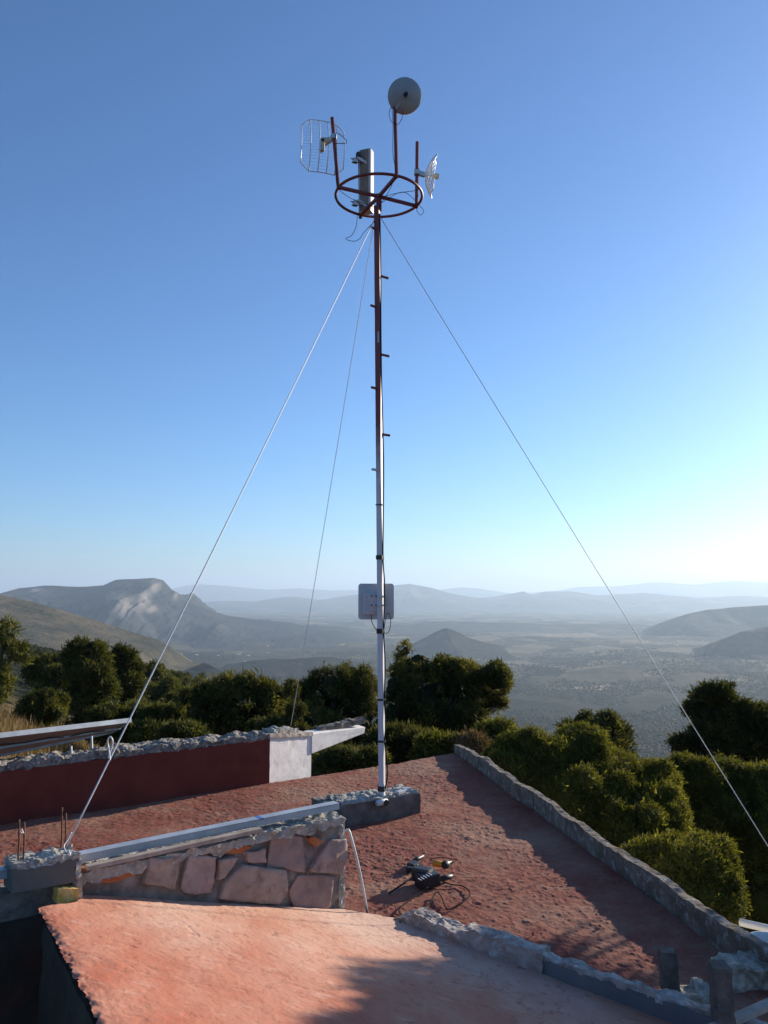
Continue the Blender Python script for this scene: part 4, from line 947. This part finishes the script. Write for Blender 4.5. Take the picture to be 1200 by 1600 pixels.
MB().tube(catmull([oy(526, 207, rL.y - .03), oy(536, 214, rL.y - .05), oy(542, 223, rL.y - .05), oy(524, 224, rL.y - .03)], 5), .004, 6).build('cable', M['black'], gL)
cR = oy(669, 274, rR.y); poleR = aR[0].lerp(aR[1], .52)
grid_dish('small wire grid antenna seen edge-on at the right of the mast ring', cR, (.99, .02, -.12), .34, .42, 9, 26, poleR, feed_len=.07, rod=.0062, bowl=.055, wire=.0032)

# sector antenna
ss = thing('sector_antenna', tuple(rFL), 'tall pale sector antenna panel standing on the mast ring', 'antenna')
sc_ = oy(570, 285, rFL.y - .10); srz = math.radians(38)
t_ = oy(576, 236, rFL.y - .06); b_ = oy(574, 333, rFL.y - .06)
MB().box((t_ + b_) / 2 + Vector((-.02, 0, 0)), (.150, .10, (t_ - b_).z), math.radians(-22)).build('radome', M['plastic'], ss, bevel=.010)
MB().box((t_ + b_) / 2 + Vector((-.045, -.055, .0)), (.095, .012, (t_ - b_).z * .96), math.radians(-22)).build('back_plate', M['back_dark'], ss, bevel=.003)
for py in (251, 318):
    q = oy(562, py, rFL.y - .14); MB().bar(q + Vector((-.03, -.02, .03)), q + Vector((.09, .02, -.03)), .02, .03).box(q + Vector((-.05, 0, 0)), (.05, .05, .05), .4).build('bracket', M['zinc'], ss)
    MB().tube([q + Vector((-.10, -.02, .015)), q + Vector((.0, .0, .0))], .006, 6).tube([q + Vector((-.09, -.02, -.03)), q + Vector((.0, .0, -.02))], .006, 6).build('bolt', M['black'], ss)
MB().box(oy(560, 250, rFL.y - .15) + Vector((0, 0, .06)), (.05, .05, .05), .4).build('radio', M['black'], ss, bevel=.006)

# square panel antenna low on the mast
pc = mrow(940) + Vector((-.045, .10, 0)); pw = .372
pa = thing('panel_antenna', tuple(pc), 'square grey panel antenna strapped low on the white mast', 'antenna')
rcn = []; 
for (cx, cz, a0) in ((1, 1, 0), (-1, 1, 90), (-1, -1, 180), (1, -1, 270)):
    for k in range(6):
        an = math.radians(a0 + k * 18); rcn.append(pc + Vector(((pw / 2 - .03) * cx + .03 * math.cos(an), 0, (pw / 2 - .03) * cz + .03 * math.sin(an))))
prz = Matrix.Rotation(math.radians(4), 4, 'Z'); rcn = [pc + prz @ (p - pc) for p in rcn]
MB().prism(rcn, (0, .03, 0)).build('panel', M['plastic'], pa)
MB().box(pc + Vector((-.055, -.035, -.02)), (.17, .065, .23), .07).build('radio_box', M['plastic'], pa, bevel=.012)
MB().box(pc + Vector((-.03, -.075, -.02)), (.10, .02, .16), .07).build('cover', M['white_paint'], pa, bevel=.006)
for dz in (-.035, .055):
    MB().bar(mrow(940) + Vector((-.10, -.035, dz)), mrow(940) + Vector((.05, -.045, dz)), .012, .014).bar(mrow(940) + Vector((.045, -.045, dz)), mrow(940) + Vector((.035, .05, dz)), .012, .014).build('clamp', M['zinc'], pa)
    for dx in (-.09, -.045, .045): MB().lathe([(0, 0), (.008, 0), (.008, .02), (0, .02)], mrow(940) + Vector((dx, -.062, dz)), (0, 1, 0), 8).build('bolt', M['black'], pa)

# cables
def cable(label, pts, r=.0042, mat='rubber', name='cable', grp='black cables running down the mast', cat='cable'):
    o = MB().tube(catmull(pts, 6), r, 6).build(name, M[mat], None, origin=tuple(pts[-1]), smooth=True, fix=False); return tag(o, label, cat, grp)
rm = lambda py, dx=.0, dy=-.02: mrow(py) + rightd * (w / 2 + .006 + dx) + frontd * (-dy * .2)
cable('black cable clipped along the right side of the mast down to its footing', [rm(335), rm(430, .004), rm(500), rm(600, .002), rm(680, .012), rm(740, .015), rm(800, .008), rm(871, .0), rm(910, .014), rm(940, .01), rm(986, 0), rm(1040, .012), rm(1093, .0), rm(1130, .014), rm(1158, 0), rm(1190, .02), rm(1215, .022), rm(1236, -.01)], .0075)
cable('thin cable looping out beside the square panel antenna', [rm(986), rm(962, .03), rm(958, .055), rm(966, .075), rm(980, .07), rm(989, .04), rm(988, .0)], .0035)
cable('short cable from the panel radio down to the tape band', [pc + Vector((-.05, -.06, -.13)), pc + Vector((-.045, -.07, -.2)), pc + Vector((-.01, -.09, -.27)), mrow(986) + frontd * .04], .004)
yN = rN.y - .03
cable('thin cable from the solid dish down its mounting pole', [oy(628, 172, yN), oy(629, 182, yN), oy(622, 194, yN), oy(612, 190, yN), oy(608, 178, yN), oy(612, 168, yN), oy(614, 195, yN), oy(614, 240, yN), oy(618, 268, yN), oy(612, 290, rc.y), oy(604, 305, rc.y), oy(592, 322, MY - .04)], .003)
cable('cable from the left grid antenna to the hub', [oy(524, 210, rL.y - .03), oy(526, 240, rL.y - .02), oy(525, 280, rL.y - .03), oy(530, 296, rL.y), oy(545, 308, rL.y + .1), oy(556, 313, rc.y), oy(588, 325, MY - .04)], .003)
cable('cable drooping from the right side of the ring', [oy(650, 315, rR.y), oy(651, 328, rR.y), oy(657, 336, rR.y), oy(662, 330, rR.y), oy(656, 322, rR.y), oy(630, 300, rc.y), oy(594, 318, MY - .04)], .003)
cable('pale cable drooping from the sector antenna', [oy(559, 334, rFL.y - .1), oy(556, 355, rFL.y - .1), oy(549, 368, rFL.y - .1), oy(540, 373, rFL.y - .1), oy(552, 377, rFL.y - .1), oy(562, 373, rFL.y - .1), oy(568, 364, rFL.y - .1), oy(586, 345, MY - .05)], .0032)
cable('thin black lead crossing the ring', [oy(596, 308, rc.y - .02), oy(620, 302, rc.y + .1), oy(648, 298, rR.y)], .0032)

# guy ropes
def rope(label, p0, p1, r, sag=.03):
    pts = [p0.lerp(p1, t) - Vector((0, 0, sag * 4 * t * (1 - t))) for t in np.linspace(0, 1, 24)]
    return tag(MB().tube(pts, r, 6).build('guy_rope', M['rope'], None, origin=tuple(p1), smooth=True, fix=False), label, 'rope', 'guy ropes of the mast')
rb = wp(104, 1322, -.06); rt = mrow(345)
rope('pale guy rope running down left to the rebar on the concrete block', rt + Vector((-.03, -.02, 0)), rb, .0050, .02)
rope('thin guy rope falling to the white cantilevered slab', mrow(352) + Vector((-.04, .02, 0)), oy(453, 1143, wr.y + .25), .0038, .02)
re_ = oy(1330, 1530, 8.2); 
rope('guy rope running down right over the juniper bushes', mrow(338) + Vector((.03, .0, 0)), re_, .0042, .03)
cable('bent loop tied into the left guy rope', [wp(172, 1188, -.02).lerp(rb, 0), oy(170, 1170, 4.9), oy(168, 1158, 4.9), oy(172, 1151, 4.9), oy(176, 1158, 4.9), oy(174, 1170, 4.9), oy(169, 1184, 4.9)], .0045, 'rope', 'rope_loop', None, 'rope')
cable('knotted rope tail wrapped round the rebar', [wp(112, 1300, -.06), wp(106, 1312, -.05), wp(100, 1322, -.03), wp(104, 1332, 0), wp(107, 1328, .02), wp(110, 1338, .04), wp(109, 1345, .05)], .0035, 'rope', 'rope_tail', None, 'rope')
tag(MB().tube([re_ + Vector((0, 0, .15)), re_ - Vector((0, 0, 1.8))], .03, 8).build('stake', M['old_wood'], None, origin=tuple(re_)), 'wooden stake holding the right guy rope', 'stake')

# ------------------------------------------------------------------ power tool and lead on the roof
tc = oz(678, 1372, .03)
tl = thing('power_tool', tuple(tc), 'black and orange power tool lying on the red roof', 'power tool')
def tz(px, py, z=.04): return oz(px, py, z)
MB().lathe([(0, 0), (.04, .0), (.052, .03), (.055, .13), (.046, .18), (.03, .2), (0, .2)], tz(656, 1378, .05), (tz(694, 1352, .055) - tz(656, 1378, .05)), 18).build('motor_body', M['black'], tl, smooth=True)
MB().lathe([(0, 0), (.022, 0), (.026, .05), (.022, .10), (.012, .14), (0, .14)], tz(676, 1349, .06), (tz(706, 1352, .04) - tz(676, 1349, .06)), 14).build('orange_grip', M['orange'], tl, smooth=True)
MB().box(tz(668, 1374, .06), (.17, .12, .10), .5).box(tz(660, 1366, .08), (.10, .15, .10), 1.1).build('battery_case', M['black'], tl, bevel=.015)
MB().lathe([(0, 0), (.088, 0), (.09, .006), (.0, .012)], tz(664, 1374, .05), (.35, -.75, .55), 28).build('disc_guard', M['black'], tl, smooth=False)
MB().lathe([(0, 0), (.018, 0), (.022, .06), (.018, .12), (0, .125)], tz(686, 1374, .03), (tz(718, 1366, .035) - tz(686, 1374, .03)), 14).build('handle', M['black'], tl, smooth=True)
MB().lathe([(0, 0), (.014, 0), (.018, .05), (.014, .13), (0, .13)], tz(646, 1345, .04), (tz(678, 1330, .05) - tz(646, 1345, .04)), 12).build('side_handle', M['black'], tl, smooth=True)
MB().bar(tz(664, 1362, .11), tz(668, 1366, .105), .006, .03).bar(tz(653, 1352, .1), tz(655, 1358, .1), .006, .02).build('label_plate', M['wire_white'], tl)
cable('black power lead tangled round the tool on the roof', [tz(690, 1376), tz(705, 1382, .02), tz(722, 1384, .02), tz(734, 1394, .02), tz(730, 1404, .02), tz(712, 1416, .02), tz(698, 1420, .02), tz(690, 1402, .025), tz(682, 1394, .03), tz(672, 1410, .02), tz(660, 1420, .02)], .005, grp=None)
cable('second black lead curling left of the tool', [tz(668, 1386), tz(655, 1396, .02), tz(640, 1406, .02), tz(626, 1418, .02), tz(624, 1426, .02), tz(634, 1430, .02), tz(650, 1424, .03)], .005, grp=None)
cable('short lead ends fanning out left of the tool', [tz(652, 1366), tz(640, 1374, .02), tz(628, 1382, .02), tz(616, 1390, .02), tz(608, 1396, .02)], .006, grp=None)
cable('loose thin lead beside the orange grip', [tz(672, 1342), tz(690, 1340, .03), tz(706, 1342, .02), tz(714, 1344, .02), tz(700, 1350, .03)], .0035, grp=None)

# ------------------------------------------------------------------ solar panel at the left
sl0 = oy(-60, 1157, 7.7); sl1 = oy(204, 1126, 9.1); low0 = oy(-60, 1192, 8.35); low1 = oy(172, 1144, 9.75)
sp_ = thing('solar_panel', tuple(low1), 'tilted solar panel seen from behind on thin legs over the red wall', 'solar panel')
e1 = sl1 - sl0; nrm = e1.cross(low1 - sl1).normalized()
if nrm.z < 0: nrm = -nrm
MB().prism([sl0, sl1, low1, low0], nrm * .006).build('back_sheet', M['panel_back'], sp_)
MB().prism([sl0 + nrm * .012, sl1 + nrm * .012, low1 + nrm * .012, low0 + nrm * .012], nrm * .01).build('glass', M['solar_glass'], sp_)
mb = MB()
for p, q in ((sl0, sl1), (sl1, low1), (low1, low0), (low0, sl0)): mb.bar(p + nrm * .004, q + nrm * .004, .03, .05, nrm)
mb.bar(sl0.lerp(low0, .5) - nrm * .02, sl1.lerp(low1, .5) - nrm * .02, .025, .02, nrm); mb.build('frame', M['galv'], sp_)
MB().tube(catmull([sl0.lerp(sl1, t) * (1 - k) + low0.lerp(low1, t) * k - nrm * .02 for t, k in ((.2, .3), (.35, .42), (.5, .34), (.62, .5), (.75, .38), (.9, .5))], 5), .006, 6).build('cable', M['black'], sp_)
for px, pt_, pb_ in ((113, 1166, 1196), (145, 1150, 1192)):
    a = oy(px, pb_, wr.y - 1.25 if px < 120 else wr.y - 1.0); b = oy(px - 2, pt_, a.y + .05); MB().tube([a - Vector((0, 0, .05)), b], .013, 8).build('leg', M['galv'], sp_)

# ------------------------------------------------------------------ clutter in the right corner
def post(label, a, b, r, seed):
    c = rough_box('post', a, Vector((r, .0, 0)), Vector((0, r, 0)), b - a, .012, .012, 14, M['old_wood'], None, seed=seed)
    return tag(c, label, 'post', 'weathered posts at the roof corner')
p1 = oz(1045, 1566, .0); post('short weathered post leaning at the near end of the curb', Vector((p1.x, p1.y, -.12)), oy(1034, 1490, p1.y - .03), .085, 61)
p2 = oz(1128, 1640, .0); post('taller weathered post standing between the rubble heaps', Vector((p2.x, p2.y, -.12)), oy(1116, 1512, p2.y), .085, 62)
for k, (lb, px, py, z, sx, sy, sz) in enumerate([('rough broken stone at the foot of the posts', 1066, 1580, .0, .24, .18, .10), ('rough stone with jagged top beside the taller post', 1146, 1546, .02, .25, .2, .14), ('cut stone under the parapet end', 1170, 1548, -.02, .2, .22, .10)]):
    p = oz(px, py, z); tag(rough_box('rubble_stone', p + Vector((0, 0, -.14)), Vector((sx, .04, 0)), Vector((-.04, sy, 0)), Vector((0, 0, sz + .1)), .012, .035, 13, M['stone_grey'], None, seed=70 + k, topamp=.05), lb, 'stone', 'rubble stones in the corner')
pa_, pb_ = oz(1105, 1612, .1), oz(1240, 1552, .1)
tag(MB().bar(pa_, pb_, .06, .025).build('plank', M['wood'], None, origin=tuple(pa_), bevel=.003), 'pale plank lying low behind the taller post', 'plank')
tag(rough_box('earth_heap', oz(1180, 1598, -.1), (.5, 0, 0), (0, .5, 0), (0, 0, .1), .02, .05, 8, M['stone_orange'], None, seed=77), 'heap of orange rubble in the bottom right corner', 'rubble')
ta, tb = tz(694, 1352, .055), tz(700, 1345, .05)
MB().lathe([(0, 0), (.030, 0), (.034, .02), (.028, .05), (.016, .06), (.016, .10), (0, .10)], ta, (tb - ta) + Vector((.05, .01, 0)), 14).build('chuck', M['black'], tl, smooth=False)
mb = MB()
for k in range(5): mb.box(tz(656 + k * 4, 1374 - k * 2, .112), (.006, .05, .004), .5)
mb.build('vent_slots', M['wire_white'], tl)
MB().box(tz(646, 1352, .03), (.10, .07, .05), .9).box(tz(640, 1358, .025), (.05, .05, .04), .2).build('battery', M['black'], tl, bevel=.01)
q0, q1 = oy(1156, 1441, 6.4), oy(1300, 1474, 6.0)
tag(MB().tube([q0, q1], .028, 16).build('pipe', M['pvc'], None, origin=tuple(q0), smooth=True), 'white pipe sticking out of the juniper bush at the right', 'pipe')
bk = oz(1196, 1535, .0); bk = oy(1205, 1530, 5.1)
bt = thing('bucket', tuple(bk), 'white plastic bucket behind the parapet end at the right edge', 'bucket')
MB().lathe([(.09, 0), (.12, .20), (.126, .20), (.126, .23), (.118, .23), (.085, .01), (0, .01)], bk, (0, 0, 1), 28).build('body', M['pvc'], bt, smooth=True)
MB().lathe([(.125, .16), (.132, .16), (.132, .175), (.125, .175)], bk, (0, 0, 1), 28).build('rim', M['pvc'], bt)
MB().tube([bk + Vector((.13 * math.cos(t), .13 * math.sin(t), .17 - .09 * abs(math.sin(t * .5 + 2.4)))) for t in np.linspace(3.4, 6.0, 14)], .003, 5).build('handle', M['zinc'], bt)
tag(MB().bar(oy(1150, 1500, 7.4), oy(1320, 1510, 7.0), 1.2, .02).build('tarpaulin', M['blue_tape'], None), 'dark blue sheet lying below the bush at the right edge', 'sheet')

# tree out of frame on the right whose shade falls on the pink roof
sh_edge = oz(620, 1530, .35)
def back(px, py, z, t): return oz(px, py, z) + sdir * t
tcn = back(785, 1745, .15, 9.5)
lob = [(tcn.x + dx, tcn.y + dy, tcn.z + dz, r, r, r * .8) for dx, dy, dz, r in ((0, 0, 0, .7), (.7, -.3, .6, .65), (-.75, .55, -.32, .38), (-.4, .3, -.2, .45), (.3, .1, .4, .5), (1.2, -.8, .9, .7), (.4, -.8, .2, .7), (-.2, -.4, -.1, .6), (1.6, -.1, .9, .6))]
make_tree('tree', 'leafy tree just outside the right edge shading the pink roof', 'tree', (tcn.x + .6, tcn.y - .2, gz(tcn.x, tcn.y)), lob, M['leaf_soft'], 130, .14, .045, 700, None, trunk_r=.1, core=.6)

# ------------------------------------------------------------------ the air
hz = MB().box((0, 0, (-520 + 760) / 2 - 40), (96000, 96000, 1200)).build('haze', M['haze'], None)
tag(hz, 'pale haze filling the valley air', 'haze', kind='stuff')
